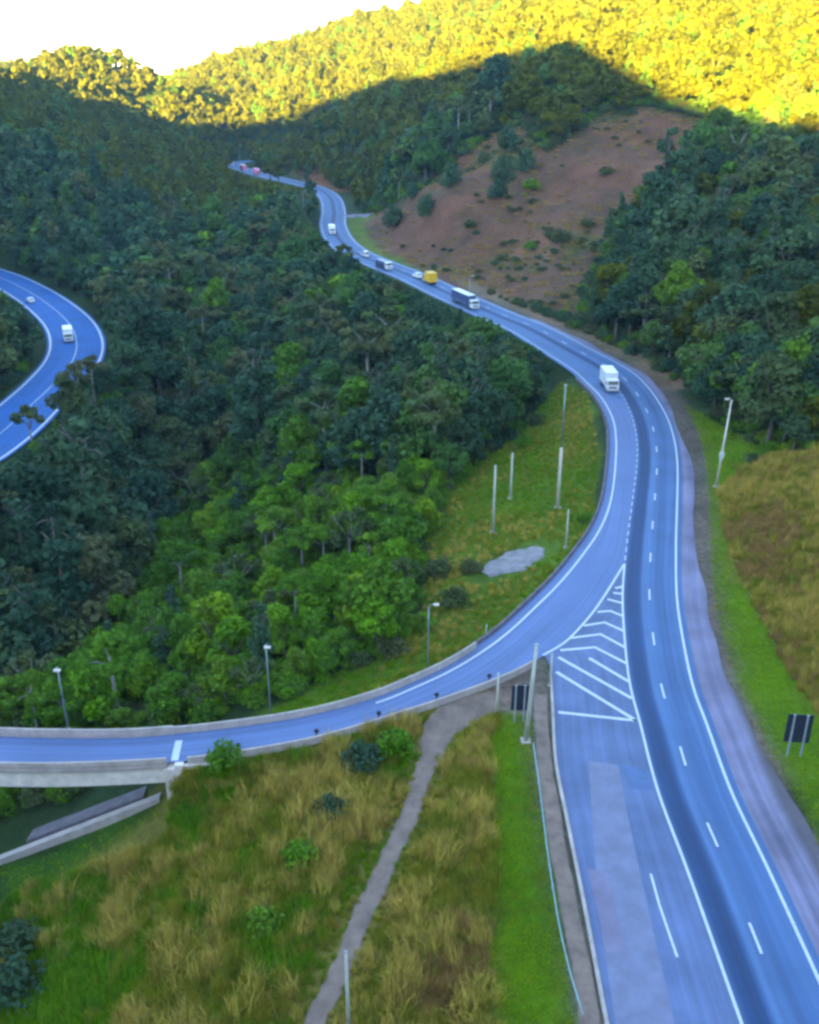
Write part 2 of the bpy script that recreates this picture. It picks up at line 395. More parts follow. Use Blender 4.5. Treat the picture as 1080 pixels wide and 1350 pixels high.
# ground cover zones: polygons traced on the photograph, carried over to the ground they lie on
def in_poly(px, py, poly):
    c = np.zeros(px.shape, bool); n = len(poly)
    for i in range(n):
        (x1, y1), (x2, y2) = poly[i], poly[(i+1) % n]
        if y1 == y2: continue
        k = ((y1 > py) != (y2 > py)) & (px < (x2-x1)*(py-y1)/(y2-y1)+x1)
        c ^= k
    return c
Z_SOIL = [(480,300),(500,280),(560,245),(600,215),(650,175),(690,165),(720,205),(790,150),(850,140),(940,160),(920,210),(880,250),(845,290),(800,330),(770,380),(760,425),(700,405),(640,385),(570,365),(500,335)]
Z_SOIL2 = [(385,225),(420,215),(470,225),(490,245),(450,252),(400,240)]
Z_DRY = [(948,650),(975,620),(1020,598),(1060,600),(1140,560),(1300,560),(1300,1000),(1085,945),(1050,900),(1010,830),(975,760),(955,700)]
Z_VERGE_R = [(880,520),(950,560),(1010,590),(980,618),(950,655),(957,705),(978,765),(1012,832),(1052,902),(1087,947),(1300,1010),(1300,1500),(1085,1120),(1000,960),(930,800),(912,660),(900,590)]
Z_STRIP = [(636,960),(660,940),(700,945),(712,1000),(735,1120),(760,1240),(785,1360),(650,1360),(640,1250),(655,1120),(645,1040)]
Z_TALL = [(190,1060),(260,1000),(400,985),(540,950),(640,905),(665,940),(640,980),(650,1060),(655,1130),(640,1250),(645,1400),(-100,1400),(-60,1240),(40,1170),(140,1100)]
Z_BANK = [(740,505),(775,520),(790,600),(785,680),(740,760),(680,810),(600,865),(500,915),(400,942),(330,952),(400,915),(450,885),(520,860),(560,800),(555,720),(600,640),(680,570)]
Z_GREENB = [(0,1130),(60,1130),(160,1090),(215,1050),(225,1065),(140,1125),(40,1180),(0,1190)]
Z_MEADOW = [(455,285),(500,280),(480,300),(500,330),(560,360),(545,372),(480,340),(455,320)]
Z_YEL = [(1040,590),(1090,555),(1200,540),(1200,590),(1060,602)]
PX, PY, ZC = project(fx, fy, ZG.ravel())
front = (ZC > 20) & (fy > 30)
jx = fbm(fx, fy, 0.16, 61, 3)*FOC*1.6/np.maximum(ZC, 30); jy = fbm(fx, fy, 0.14, 62, 3)*FOC*0.8/np.maximum(ZC, 30)
def zone(poly): return in_poly(PX+jx, PY+jy, poly) & front
zn = {k: zone(p) for k, p in dict(soil=Z_SOIL, soil2=Z_SOIL2, dry=Z_DRY, verge=Z_VERGE_R, strip=Z_STRIP, tall=Z_TALL, bank=Z_BANK, gb=Z_GREENB, mead=Z_MEADOW, yel=Z_YEL).items()}
zn['soil'] = in_poly(PX+2.2*jx, PY+2.2*jy, Z_SOIL) & front
zn['soil'] &= (fy > 290) & (fy < 560); zn['soil2'] &= (fy > 500); zn['dry'] &= fy < 175; zn['verge'] &= (fy < 260) & (fx > 15); zn['tall'] &= fy < 100; zn['bank'] &= fy < 240
base_c = np.tile(np.array([0.020, 0.040, 0.010]), (len(fx), 1))
pal = dict(soil=(0.108,0.052,0.035), soil2=(0.160,0.072,0.036), dry=(0.20,0.145,0.042), verge=(0.075,0.155,0.003), strip=(0.078,0.165,0.002), tall=(0.12,0.105,0.020), bank=(0.078,0.118,0.008), gb=(0.03,0.085,0.006), mead=(0.085,0.115,0.012), yel=(0.22,0.20,0.004))
for k in ('tall','bank','soil','soil2','dry','verge','strip','gb','mead','yel'):
    base_c[zn[k]] = pal[k]
g1 = fbm(fx, fy, 0.055, 71, 4); g2 = fbm(fx, fy, 0.09, 72, 4)
base_c[zn['soil'] & (g1 > 0.55)] = (0.066, 0.060, 0.022); base_c[zn['soil'] & (g2 > 0.75)] = (0.150, 0.072, 0.052); base_c[zn['soil'] & (g2 < -0.7)] = (0.075, 0.042, 0.028)
near_road = (np.where((s_ > 0), d, 99) < 13.6) & (np.where((s_ > 0), d, 99) > 8) & (fy > -200)
base_c[near_road & (along < 330)] = (0.115, 0.085, 0.075)
base_c[(sk > 0) & (dk < 3.4) & (fy < P(720,863).y+3)] = (0.120, 0.092, 0.082)
base_c[zone([(640,908),(700,872),(728,880),(730,935),(700,948),(650,940)])] = (0.135, 0.100, 0.090)
base_c[(s_ > 0) & (d > 11) & (d < 17.5) & (along > 215) & (along < 345)] = (0.165, 0.105, 0.070)
cg = base_c.reshape(len(GY), len(GX), 3)
for _ in range(1):
    b2 = cg.copy(); b2[1:-1, 1:-1] = 0.5*cg[1:-1, 1:-1]+0.125*(cg[:-2, 1:-1]+cg[2:, 1:-1]+cg[1:-1, :-2]+cg[1:-1, 2:]); cg = b2
base_c = cg.reshape(-1, 3)

mt, n, l, b = new_mat('ground')
at = n.new('ShaderNodeAttribute'); at.attribute_name = 'cover'
tc = n.new('ShaderNodeTexCoord')
z1 = noise_tex(n, 0.11, 6, 0.65); z2 = noise_tex(n, 1.1, 6, 0.7); z3 = noise_tex(n, 0.03, 4, 0.5)
for z in (z1, z2, z3): l.new(tc.outputs['Object'], z.inputs['Vector'])
r1 = ramp(n, [(0.3, (0.62, 0.66, 0.6)), (0.7, (1.35, 1.3, 1.2))]); l.new(z1.outputs[0], r1.inputs[0])
r2 = ramp(n, [(0.3, (0.6, 0.6, 0.6)), (0.7, (1.4, 1.4, 1.4))]); l.new(z2.outputs[0], r2.inputs[0])
r3 = ramp(n, [(0.35, (0.8, 0.95, 0.9)), (0.65, (1.15, 1.05, 1.0))]); l.new(z3.outputs[0], r3.inputs[0])
c = mixc(n, l, 1.0, at.outputs['Color'], r1.outputs[0], 'MULTIPLY')
c = mixc(n, l, 1.0, c, r2.outputs[0], 'MULTIPLY'); c = mixc(n, l, 1.0, c, r3.outputs[0], 'MULTIPLY')
l.new(c, b.inputs['Base Color']); b.inputs['Roughness'].default_value = 0.9; b.inputs['Specular IOR Level'].default_value = 0.15
bp = n.new('ShaderNodeBump'); bp.inputs['Strength'].default_value = 0.8; bp.inputs['Distance'].default_value = 0.6
ad = n.new('ShaderNodeMath'); ad.operation = 'ADD'; l.new(z1.outputs[0], ad.inputs[0]); l.new(z2.outputs[0], ad.inputs[1])
l.new(ad.outputs[0], bp.inputs['Height']); l.new(bp.outputs[0], b.inputs['Normal'])
M['ground'] = mt

nx, ny = len(GX), len(GY)
me = bpy.data.meshes.new('terrain')
verts = np.stack([fx, fy, ZG.ravel()], 1)
ii = (np.arange(ny-1)[:, None]*nx + np.arange(nx-1)[None]).ravel()
me.from_pydata(verts.tolist(), [], np.stack([ii, ii+1, ii+nx+1, ii+nx], 1).tolist())
me.polygons.foreach_set('use_smooth', [True]*len(me.polygons))
ca = me.color_attributes.new('cover', 'FLOAT_COLOR', 'POINT')
ca.data.foreach_set('color', np.concatenate([base_c, np.ones((len(fx), 1))], 1).ravel())
me.materials.append(M['ground'])
terrain = tag(add('terrain', me), 'shaded valley and hills with a sunlit mountain behind', kind='structure')

# ------------------------------------------------------------------ roads
def strip_mesh(name, L, Rr, z, mat, u0=0.0, thick=0.0, zl=None):
    """a sheet between two curves with the same number of points; UV in metres"""
    n = len(L); vs = []; fs = []; uvs = []
    s = arclen(L)
    for k in range(n):
        zz = z if zl is None else zl[k]
        vs += [(L[k][0], L[k][1], zz), (Rr[k][0], Rr[k][1], zz)]
        uvs += [(u0, s[k]), (u0+float(np.linalg.norm(Rr[k]-L[k])), s[k])]
    for k in range(n-1): fs.append((2*k, 2*k+1, 2*k+3, 2*k+2))
    me = mesh_of(name, vs, fs, mat)
    uvl = me.uv_layers.new(name='UVMap')
    for lp in me.loops: uvl.data[lp.index].uv = uvs[lp.vertex_index]
    if me.polygons and me.polygons[0].normal.z < 0: me.flip_normals()
    return me
def resample(c, n):
    s = arclen(c); q = np.linspace(0, s[-1], n)
    return np.stack([np.interp(q, s, c[:, 0]), np.interp(q, s, c[:, 1])], 1)
def cut(c, a, b2): return c[a:b2+1]

W_LANE, W_ROAD = 3.65, 7.35
k_split = nearest(C0, P(834, 556))
k_gore = nearest(C0, P(823, 744))
k_kerbtop = nearest(C0, P(824, 860))
main_l = C0.copy()
nrm = normals(C0)
k_line = nearest(C0, ramp_l[0]); d_line = float(np.linalg.norm(C0[k_line]-ramp_l[0]))
left_off = np.interp(np.arange(len(C0)), [0, k_split-40, k_split, k_line, k_line+60, len(C0)-1], [0.0, 0.0, -2.0, -d_line-1.2, -5.6, -6.2])
L_ = C0 + nrm*left_off[:, None]; R_ = offset(C0, 8.2)
me = strip_mesh('main_road', L_, R_, 0.0, M['asphalt'])
uvl = me.uv_layers[0]
for lp in me.loops:                                             # u measured from the divide line
    k = lp.vertex_index//2; u = left_off[k] if lp.vertex_index % 2 == 0 else 8.2
    uvl.data[lp.index].uv = (u, S0[k])
main_road = tag(add('main_road', me), 'blue-grey two lane highway sweeping up the valley', kind='structure')
ramp_c0 = nearest(ramp_l, P(791, 522))
NR = 180
rl, rr = resample(ramp_l, NR), resample(ramp_r, NR)
ramp_road = tag(add('ramp_road', strip_mesh('ramp_road', offset(rl, 1.3), rr, 0.004, M['asphalt_ramp'])), 'curved exit lane leaving the highway for the bridge', kind='structure')
# old lane and gore between kerb and divide line
kk = resample(kerb, 120); cc0 = C0[:k_gore+1][::-1]
j0 = nearest(cc0, P(824, 847)); j1 = nearest(cc0, kerb[-1])
cc = resample(cc0[j0:j1+1], 120)
old_lane = tag(add('old_lane', strip_mesh('old_lane', offset(kk, 0.1), cc, 0.008, M['asphalt_old'])), 'worn pale lane beside the highway below the hatching', kind='structure')
g_r = resample(cc0[:j0+1], 40); gl_px = [(823,744),(798,784),(778,812),(747,845),(718,863)]
g_l = resample(px_curve(gl_px), 40)
gore = tag(add('gore_pavement', strip_mesh('gore_pavement', g_l, g_r, 0.012, M['asphalt_old'])), 'asphalt wedge between highway and exit lane', kind='structure')
def zpatch(name, pts, z, mat, parent=None):
    me = mesh_of(name, [P(a, b, z) for a, b in pts], [tuple(range(len(pts)))], mat)
    if me.polygons[0].normal.z < 0: me.flip_normals()
    return add(name, me, parent)
zpatch('asphalt_patch', [(776,1003),(815,1008),(835,1110),(862,1230),(890,1352),(812,1352),(792,1220),(782,1100)], 0.013, M['asphalt_patch'], old_lane)
zpatch('asphalt_patch', [(774,1145),(800,1150),(826,1255),(800,1255)], 0.017, M['shoulder'], old_lane)
zpatch('asphalt_patch', [(819,1008),(856,1015),(860,1042),(830,1040)], 0.016, M['asphalt_dark'], old_lane)
# shoulder
kA, kB = 0, nearest(C0, P(672, 420))
sh_w = np.interp(np.arange(kB+1), [0, nearest(C0, P(843,951)), nearest(C0, P(827,713)), nearest(C0, P(835,554)), kB], [13.6, 12.4, 10.4, 9.6, 9.2])
shw = sh_w + smooth(np.random.default_rng(8).normal(0, 1.3, (kB+1, 1)), 30)[:, 0]
shoulder = tag(add('road_shoulder', strip_mesh('road_shoulder', offset(C0, 8.15)[:kB+1], (C0+nrm*np.pad(shw, (0, len(C0)-kB-1), mode='edge')[:, None])[:kB+1], -0.015, M['shoulder'])), 'pale gravel shoulder along the highway', kind='structure')

PZ = 0.020
def ribbon(name, c, w, z, mat, parent):
    return add(name, strip_mesh(name, offset(c, -w/2), offset(c, w/2), z, mat), parent)
ribbon('edge_line', offset(C0, W_ROAD), 0.30, PZ, M['paint'], main_road)
ribbon('edge_line', C0[k_line:] + nrm[k_line:]*(left_off[k_line:]+1.2)[:, None], 0.26, PZ, M['paint'], main_road)
ribbon('divide_line', C0[:k_gore+1], 0.26, PZ, M['paint'], main_road)
ph = S0[nearest(C0, P(901, 996))] - 12*20
def piece(c, S, s0, s1):
    q = np.linspace(s0, s1, 5); return np.stack([np.interp(q, S, c[:, 0]), np.interp(q, S, c[:, 1])], 1)
lane_c = offset(C0, W_LANE)
s = ph
while s < S0[-1]-10:
    p = piece(lane_c, S0, s-1.6, s+1.6)
    if s > 30 and s < 560: ribbon('lane_dash', p, 0.24, PZ, M['paint'], main_road)
    s += 12.0
s = S0[k_gore]+1
while s < S0[nearest(C0, P(811, 508))]:
    ribbon('divide_dash', piece(C0, S0, s, s+1.7), 0.15, PZ+0.003, M['paint'], main_road); s += 3.0
ribbon('edge_line', offset(rl, -0.05)[:int(NR*0.72)], 0.30, PZ, M['paint'], ramp_road)
ribbon('gore_line', px_curve([(823,744),(798,784),(778,812),(747,845),(716,864)]), 0.30, PZ+0.003, M['paint'], ramp_road)
def Zm(x, y): return (600+x/3.857, 720+y/3.857)
CH = [[(855,205),(815,215)],[(850,243),(805,238)],[(850,290),(775,270)],[(852,355),(790,330),(725,335)],[(858,432),(760,388),(655,405)],[(864,515),(740,448),(585,468)],
      [(872,597),(712,515),(535,530)],[(885,690),(682,570)],[(900,775),(525,565)],[(925,890),(515,640)],[(925,888),(525,845)]]
for q in CH:
    pts = [P(*Zm(a, b2)) for a, b2 in q]
    cur = np.array([[p.x, p.y] for p in pts])
    ribbon('chevron_stripe', cur, 0.46, PZ+0.004, M['paint'], gore)
c = np.array([[p.x, p.y] for p in (P(858,1152), P(870,1195), P(893,1262))]); ribbon('lane_dash', c, 0.22, PZ+0.002, M['paint'], old_lane)
# valley road
valley_road = tag(add('valley_road', strip_mesh('valley_road', offset(val, -8.6), offset(val, 8.6), VALLEY_Z, M['asphalt_valley'])), 'blue-grey road curving through the forest of the valley', kind='structure')
for o_ in (-7.6, 7.6): ribbon('edge_line', offset(val, o_), 0.6, VALLEY_Z+0.02, M['paint'], valley_road)
ribbon('divide_line', val, 0.25, VALLEY_Z+0.02, M['paint'], valley_road)

# draped dirt path and lay-by
def drape(name, c, widths, lift, mat, label):
    nn = normals(c); vs = []; fs = []
    for k in range(len(c)):
        for a in (-1, -0.75, -0.5, -0.25, 0, 0.25, 0.5, 0.75, 1):
            q = c[k] + nn[k]*widths[k]*a*(1+0.14*math.sin(k*0.7+a*2)+0.12*math.sin(k*1.9+a*5))
            vs.append((q[0], q[1], float(H(q[0], q[1])[0])+lift*(1 if abs(a) < 1 else -0.6)))
    for k in range(len(c)-1):
        for a in range(8): fs.append((9*k+a, 9*k+a+1, 9*k+a+10, 9*k+a+9))
    m = mesh_of(name, vs, fs, mat, True)
    if m.polygons[0].normal.z < 0: m.flip_normals()
    return tag(add(name, m), label, kind='structure')
M['dirt'] = plain('packed_dirt', (0.165, 0.112, 0.088), 0.95, vary=0.35, scale=0.6, bump=0.5)
M['gravel'] = plain('pale_gravel', (0.185, 0.165, 0.175), 0.95, vary=0.35, scale=0.7, bump=0.5)
pp = [G(a, b2) for a, b2 in [(655,925),(610,935),(580,965),(562,1010),(545,1060),(520,1120),(495,1170),(468,1235),(440,1300),(415,1352),(390,1400)]]
pc = smooth(crom([(p.x, p.y) for p in pp], 1.0), 4)
dirt_path = drape('dirt_path', pc, np.interp(np.arange(len(pc)), [0, 6, 16, len(pc)-1], [1.5, 2.3, 1.1, 1.0]), 0.10, M['dirt'], 'lavender-grey dirt path running down from the sign to the bottom edge')
lc = np.array([[P(638,757,-2.4).x, P(638,757,-2.4).y], [P(672,746,-2.4).x, P(672,746,-2.4).y], [P(712,728,-2.4).x, P(712,728,-2.4).y]])
lc = resample(crom([tuple(q) for q in lc], 0.8), 22)
drape('gravel_patch', lc, 3.4*np.sin(np.linspace(0.4, 2.8, 22)), 0.30, M['gravel'], 'pale bare gravel patch in the grass inside the bend')
sr = [G(455,287), G(470,284), G(492,281)]
drape('side_road', crom([(p.x, p.y) for p in sr], 3.0), [4.0]*len(crom([(p.x, p.y) for p in sr], 3.0)), 0.25, M['shoulder'], 'short pale side road entering the far highway bend')
# ------------------------------------------------------------------ bridge, barriers, walls, kerb
def wall_along(name, c, z0, z1, w0, w1, mat, parent=None):
    """a wall following a curve: foot heights z0, top heights z1, foot and top widths; closed ends"""
    n = len(c); nn = normals(c); vs = []; fs = []
    z0 = np.broadcast_to(z0, n); z1 = np.broadcast_to(z1, n)
    for k in range(n):
        for a, z in ((-w0/2, z0[k]), (-w0/2, z0[k]+0.45*(z1[k]-z0[k])), (-w1/2, z1[k]), (w1/2, z1[k]), (w0/2, z0[k]+0.45*(z1[k]-z0[k])), (w0/2, z0[k])):
            vs.append((c[k][0]+nn[k][0]*a, c[k][1]+nn[k][1]*a, z))
    for k in range(n-1):
        for a in range(6):
            b2 = (a+1) % 6; fs.append((6*k+a, 6*k+b2, 6*k+6+b2, 6*k+6+a))
    fs.append(tuple(range(5, -1, -1))); fs.append(tuple(6*(n-1)+a for a in range(6)))
    me = mesh_of(name, vs, fs, mat)
    bm = bmesh.new(); bm.from_mesh(me); bmesh.ops.recalc_face_normals(bm, faces=bm.faces); bm.to_mesh(me); bm.free()
    return add(name, me, parent)
ctr = (rl+rr)/2
kb = int(np.argmax((rl[:, 0] < ABUT.x) & (rl[:, 1] < 120)))            # first sample on the bridge
bl, br = rl[kb:], rr[kb:]
bridge = tag(empty('road_bridge'), 'pale concrete bridge carrying the exit lane over the gully', 'bridge')
def slab(name, a, b2, z0, z1, mat, parent):
    n = len(a); vs = []; fs = []
    for k in range(n):
        vs += [(a[k][0], a[k][1], z0), (a[k][0], a[k][1], z1), (b2[k][0], b2[k][1], z1), (b2[k][0], b2[k][1], z0)]
    for k in range(n-1):
        for e in range(4):
            f = (e+1) % 4; fs.append((4*k+e, 4*k+f, 4*k+4+f, 4*k+4+e))
    fs += [(3, 2, 1, 0), tuple(4*(n-1)+e for e in range(4))]
    me = mesh_of(name, vs, fs, mat)
    bm = bmesh.new(); bm.from_mesh(me); bmesh.ops.recalc_face_normals(bm, faces=bm.faces); bm.to_mesh(me); bm.free()
    return add(name, me, parent)
out_l, out_r = offset(bl, 1.35), offset(br, -0.5)
slab('deck', out_l, out_r, -0.42, -0.03, M['concrete'], bridge)
gi = (bl-br)/np.linalg.norm(bl-br, axis=1)[:, None]
slab('girder', out_r+gi*0.25, out_r+gi*0.85, -2.35, -0.425, M['concrete_light'], bridge)
slab('girder', out_l-gi*0.85, out_l-gi*0.25, -2.35, -0.425, M['concrete_light'], bridge)
wall_along('parapet', offset(bl, 1.1), -0.028, 1.02, 0.36, 0.22, M['concrete'], bridge)
wall_along('parapet', offset(br, -0.25), -0.028, 0.80, 0.36, 0.22, M['concrete'], bridge)
# abutment with wing wall and bearing column
am = MB(); n0, f0 = Vector((out_r[0][0], out_r[0][1], 0)), Vector((out_l[0][0], out_l[0][1], 0))
dd = (f0-n0).normalized(); tt = Vector((dd.y, -dd.x, 0)); tt = tt if tt.x > 0 else -tt
def quadbox(mb, o, a, b2, z0, z1):
    n = len(mb.v)
    for z in (z0, z1):
        for q in (o, o+a, o+a+b2, o+b2): mb.v.append((q.x, q.y, z))
    mb.f += [(n+3,n+2,n+1,n),(n+4,n+5,n+6,n+7),(n,n+1,n+5,n+4),(n+1,n+2,n+6,n+5),(n+2,n+3,n+7,n+6),(n+3,n,n+4,n+7)]
quadbox(am, n0-dd*0.15-tt*0.3, tt*1.2, dd*((f0-n0).length+0.3), -5.2, -0.44); am.build('abutment', M['concrete_light'], bridge)
wm = MB(); quadbox(wm, n0-dd*0.5+tt*0.9, tt*0.9, dd*0.6, -4.4, 0.3); wm.build('bearing_column', M['concrete_light'], bridge)
ww = MB(); quadbox(ww, n0-dd*0.16+tt*1.8, tt*3.4, dd*0.4, -3.0, -0.05); ww.build('wing_wall', M['concrete_light'], bridge)
jm = MB(); quadbox(jm, n0+dd*0.75+tt*0.35, tt*0.75, dd*((f0-n0).length-2.3), 0.006, 0.030); jm.build('expansion_joint', M['paint'], bridge)
# posts on the bridge parapet seen as thin verticals
kl = range(4, len(bl)-1, 9)
# barrier along the exit lane beyond the abutment
def ground_foot(c, dz=-0.3): return H(c[:, 0], c[:, 1])+dz
kq = nearest(rl, P(640, 858))
cb = offset(rl, 1.15)[kq:kb+1]
tag(wall_along('concrete_barrier', cb, np.minimum(ground_foot(cb), -0.05), 0.85, 0.36, 0.22, M['concrete']), 'low pale concrete barrier on the forest side of the exit lane', 'barrier')
kr0 = nearest(rr, P(700, 876)); kr1 = nearest(rr, P(240, 1003))
cb = offset(rr, -0.3)[kr0:kr1]
tag(wall_along('concrete_barrier', cb, np.minimum(ground_foot(cb), -1.3), 0.72, 0.40, 0.24, M['concrete']), 'stained concrete barrier above the tall grass bank on the bridge approach', 'barrier')
# dark guard wall and retaining wall holding up the outside of the bend
ca_ = offset(rl, 1.6)[:kq+1]
rwall = tag(empty('retaining_wall'), 'dark weathered retaining wall holding up the inner edge of the bend', 'wall')
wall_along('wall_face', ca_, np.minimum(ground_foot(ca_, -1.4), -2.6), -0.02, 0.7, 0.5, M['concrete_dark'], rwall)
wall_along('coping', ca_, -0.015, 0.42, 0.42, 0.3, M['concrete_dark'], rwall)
kc = offset(kk, 0.22)
tag(wall_along('kerb', kc[3:], -0.1, 0.15, 0.34, 0.30, M['concrete']), 'pale concrete kerb beside the worn lane', kind='structure')
# drain strip left of the kerb and a low rail
dk_c = offset(kk, 1.5)[6:]
drape('drain_strip', dk_c[::2], [0.85]*len(dk_c[::2]), 0.03, M['dirt'], 'dirt filled drain strip outside the kerb')
rail_c = resample(px_curve([(703,985),(712,1050),(722,1130),(736,1220),(752,1290),(771,1352)], 0, 1.0), 60)
gr = tag(empty('guardrail'), 'thin teal steel rail between mown grass and kerb', 'guardrail')
zr = H(rail_c[:, 0], rail_c[:, 1])
MB().tube([(rail_c[k][0], rail_c[k][1], zr[k]+0.62) for k in range(0, 60, 2)], 0.06, 6).build('rail_tube', M['rail'], gr, True)
for k in range(0, 60, 5):
    MB().tube([(rail_c[k][0], rail_c[k][1], zr[k]-0.2), (rail_c[k][0], rail_c[k][1], zr[k]+0.66)], 0.05, 6).build('post', M['rail'], gr)
# concrete slope protection under the bridge
def slope_slab(name, a, b2, w, lift, mat, label):
    a, b2 = G(*a), G(*b2); nn = Vector((-(b2-a).y, (b2-a).x, 0)).normalized()*w; vs = []; fs = []
    for k in range(9):
        p = a.lerp(b2, k/8)
        for s in (-1, 1):
            q = p+nn*s; vs += [(q.x, q.y, p.z+lift+s*0.25), (q.x, q.y, p.z-1.2)]
    for k in range(8):
        o = 4*k; fs += [(o, o+2, o+6, o+4), (o, o+4, o+5, o+1), (o+2, o+3, o+7, o+6)]
    fs += [(0, 1, 3, 2), (32, 34, 35, 33)]
    me = mesh_of(name, vs, fs, mat)
    bm = bmesh.new(); bm.from_mesh(me); bmesh.ops.recalc_face_normals(bm, faces=bm.faces); bm.to_mesh(me); bm.free()
    return tag(add(name, me), label, kind='structure')
slope_slab('concrete_apron', (212,1052), (-40,1150), 0.75, 0.35, M['concrete'], 'pale concrete apron sloping down under the bridge')
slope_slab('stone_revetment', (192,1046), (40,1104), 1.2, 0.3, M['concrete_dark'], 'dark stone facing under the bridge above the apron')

# ------------------------------------------------------------------ poles, lamps, signs, delineators
def top_height(base, top_py):
    v = (top_py-675)/FOC; t = base.y/(CP-v*SP)
    return CAM_H-t*(SP+v*CP)
def pole(name, base, h, r0, r1, mat, label, cat, group=None, arm=None, collar=None, lean=0.0, upper=None):
    t = tag(empty(name, base), label, cat, group)
    MB().tube([(0,0,-0.4),(lean*0.5,0,h*0.5),(lean,0,h if upper is None else upper)], [r0,(r0+r1)/2,r1], 10).build('shaft', mat, t, True)
    MB().box(-r0*2,r0*2,-r0*2,r0*2,-0.3,0.14).build('footing', M['concrete'], t)
    if upper is not None:
        MB().tube([(lean,0,upper-0.1),(lean,0,h)], [r1*0.55,r1*0.45], 8).build('upper_tube', M['steel'], t, True)
    if arm:
        ax, ay = arm
        a = MB().tube([(lean,0,h-0.1),(lean+ax*0.35,ay*0.35,h+0.28),(lean+ax*0.8,ay*0.8,h+0.34),(lean+ax,ay,h+0.26)], [r1*0.8,r1*0.7,r1*0.6,r1*0.6], 8).build('arm', M['steel'], t, True)
        q = Vector((lean+ax,ay,h+0.24))
        hd = MB(); hd.box(q.x-0.34,q.x+0.34,q.y-0.16,q.y+0.16,q.z-0.10,q.z+0.08); hd.build('lamp_head', M['concrete_light'], a)
    else:
        MB().box(lean-r1*1.2,lean+r1*1.2,-r1*1.2,r1*1.2,h-0.002,h+0.06).build('cap', M['steel'], t)
    if collar:
        for cz, cw in collar:
            MB().box(lean*cz/h-cw,lean*cz/h+cw,-cw*0.7,cw*0.7,cz-cw*1.3,cz+cw*1.3).build('junction_box', M['paint'], t)
    return t
def pole_px(name, px, py, top, *a, z=None, **k):
    b = G(px, py) if z is None else P(px, py, z)
    return pole(name, b, top_height(b, top)-b.z, *a, **k)
CP_ = M['pole']
pole_px('concrete_pole', 693, 978, 850, 0.26, 0.17, CP_, 'tallest pale concrete pole beside the dark sign at the gore', 'pole', 'concrete poles', lean=0.55)
pole_px('concrete_pole', 655, 942, 888, 0.17, 0.12, CP_, 'short pale pole between the exit lane barrier and the dirt path', 'pole', 'concrete poles')
pole_px('concrete_pole', 650, 702, 614, 0.24, 0.16, CP_, 'pale pole just above the gravel patch inside the bend', 'pole', 'concrete poles')
pole_px('concrete_pole', 673, 658, 598, 0.24, 0.16, CP_, 'shorter pale pole set back towards the forest inside the bend', 'pole', 'concrete poles')
pole_px('concrete_pole', 460, 1362, 1255, 0.17, 0.10, CP_, 'pale pole rising from the grass at the bottom edge beside the dirt path', 'pole', 'concrete poles')
pole_px('concrete_pole', 746, 722, 672, 0.16, 0.10, CP_, 'thin short pole close under the retaining wall', 'pole', 'concrete poles')
pole_px('concrete_pole', 725, 905, 862, 0.13, 0.10, CP_, 'short grey post at the tip of the gore beside the kerb', 'post', 'concrete poles')
b_ = G(735, 669); hh = top_height(b_, 508)-b_.z
pole('tall_mast', b_, hh, 0.30, 0.22, M['concrete_light'], 'tall mast with white lower half and thin dark upper tube inside the bend', 'mast', upper=top_height(b_, 590)-b_.z)
def lamp_at(base, top, label, arm): pole('street_lamp', base, top_height(base, top)-base.z, 0.10, 0.065, M['steel'], label, 'street lamp', 'street lamps', arm=arm)
def beyond(px, py, d): p = P(px, py); return Vector((p.x, p.y+d, float(H(p.x, p.y+d)[0])))
lamp_at(beyond(565, 893, 2.4), 800, 'curved street lamp on the grass behind the exit lane barrier', (0.9, 0.1))
lamp_at(beyond(353, 956, 2.4), 850, 'thin street lamp behind the exit lane between trees and barrier', (0.3, -0.9))
pl = P(97, 972); lamp_at(Vector((bl[nearest(bl, pl)][0], bl[nearest(bl, pl)][1], 0)) + Vector((0.0, 1.15, 0.95)), 880, 'thin street lamp mounted on the far parapet of the bridge', (0.3, -0.9))
pole_px('street_lamp', 944, 642, 527, 0.20, 0.12, M['concrete_light'], 'pale street lamp with white boxes on the green verge right of the bend', 'street lamp', 'street lamps', arm=(-0.9, -0.3), collar=[(6.0, 0.36), (5.2, 0.22)], lean=0.6)
bb = P(618, 427); lamp_at(Vector((bb.x, bb.y, -0.1)), 365, 'pale street lamp at the road edge in front of the long trailer truck', (0.9, 0.4))
bb = G(402, 312); lamp_at(bb, 252, 'distant pale street lamp at the forest edge by the far bend', (1.2, 0.4))
bb = P(318, 240); lamp_at(Vector((bb.x, bb.y, float(H(bb.x, bb.y)[0]))), 192, 'farthest street lamp by the hairpin where the road vanishes', (1.2, 0.4))
bb = P(663, 846); pole('marker_post', Vector((offset(rl,1.9)[nearest(rl,bb)][0], offset(rl,1.9)[nearest(rl,bb)][1], -0.2)), 1.7, 0.09, 0.08, CP_, 'small pale marker post outside the curved edge line', 'post')
def sign(base, w, ph, lift, label, rz=0.0):
    t = tag(empty('road_sign', base, rz), label, 'sign', 'road signs seen from behind')
    pn = MB().box(-w/2, w/2, 0.06, 0.11, lift, lift+ph).build('panel', M['sign_back'], t)
    for k in range(3):
        z = lift+ph*(0.18+0.32*k); MB().box(-w/2+0.05, w/2-0.05, 0.02, 0.058, z-0.05, z+0.05).build('stiffener', M['black'], pn)
    for sx in (-0.26, 0.26):
        MB().box(sx*w-0.09, sx*w+0.09, -0.16, 0.018, -0.4, lift+ph+0.08).build('post', M['sign_post'], t)
    return t
b1 = G(1046, 998); sign(b1, 2.6, 3.5, 1.7, 'dark blue sign board on two posts on the verge near the photo edge', R(-6))
b2_ = G(684, 952); sign(b2_, 1.9, 3.3, 1.5, 'narrow dark sign board beside the tall pole at the gore', R(-2))
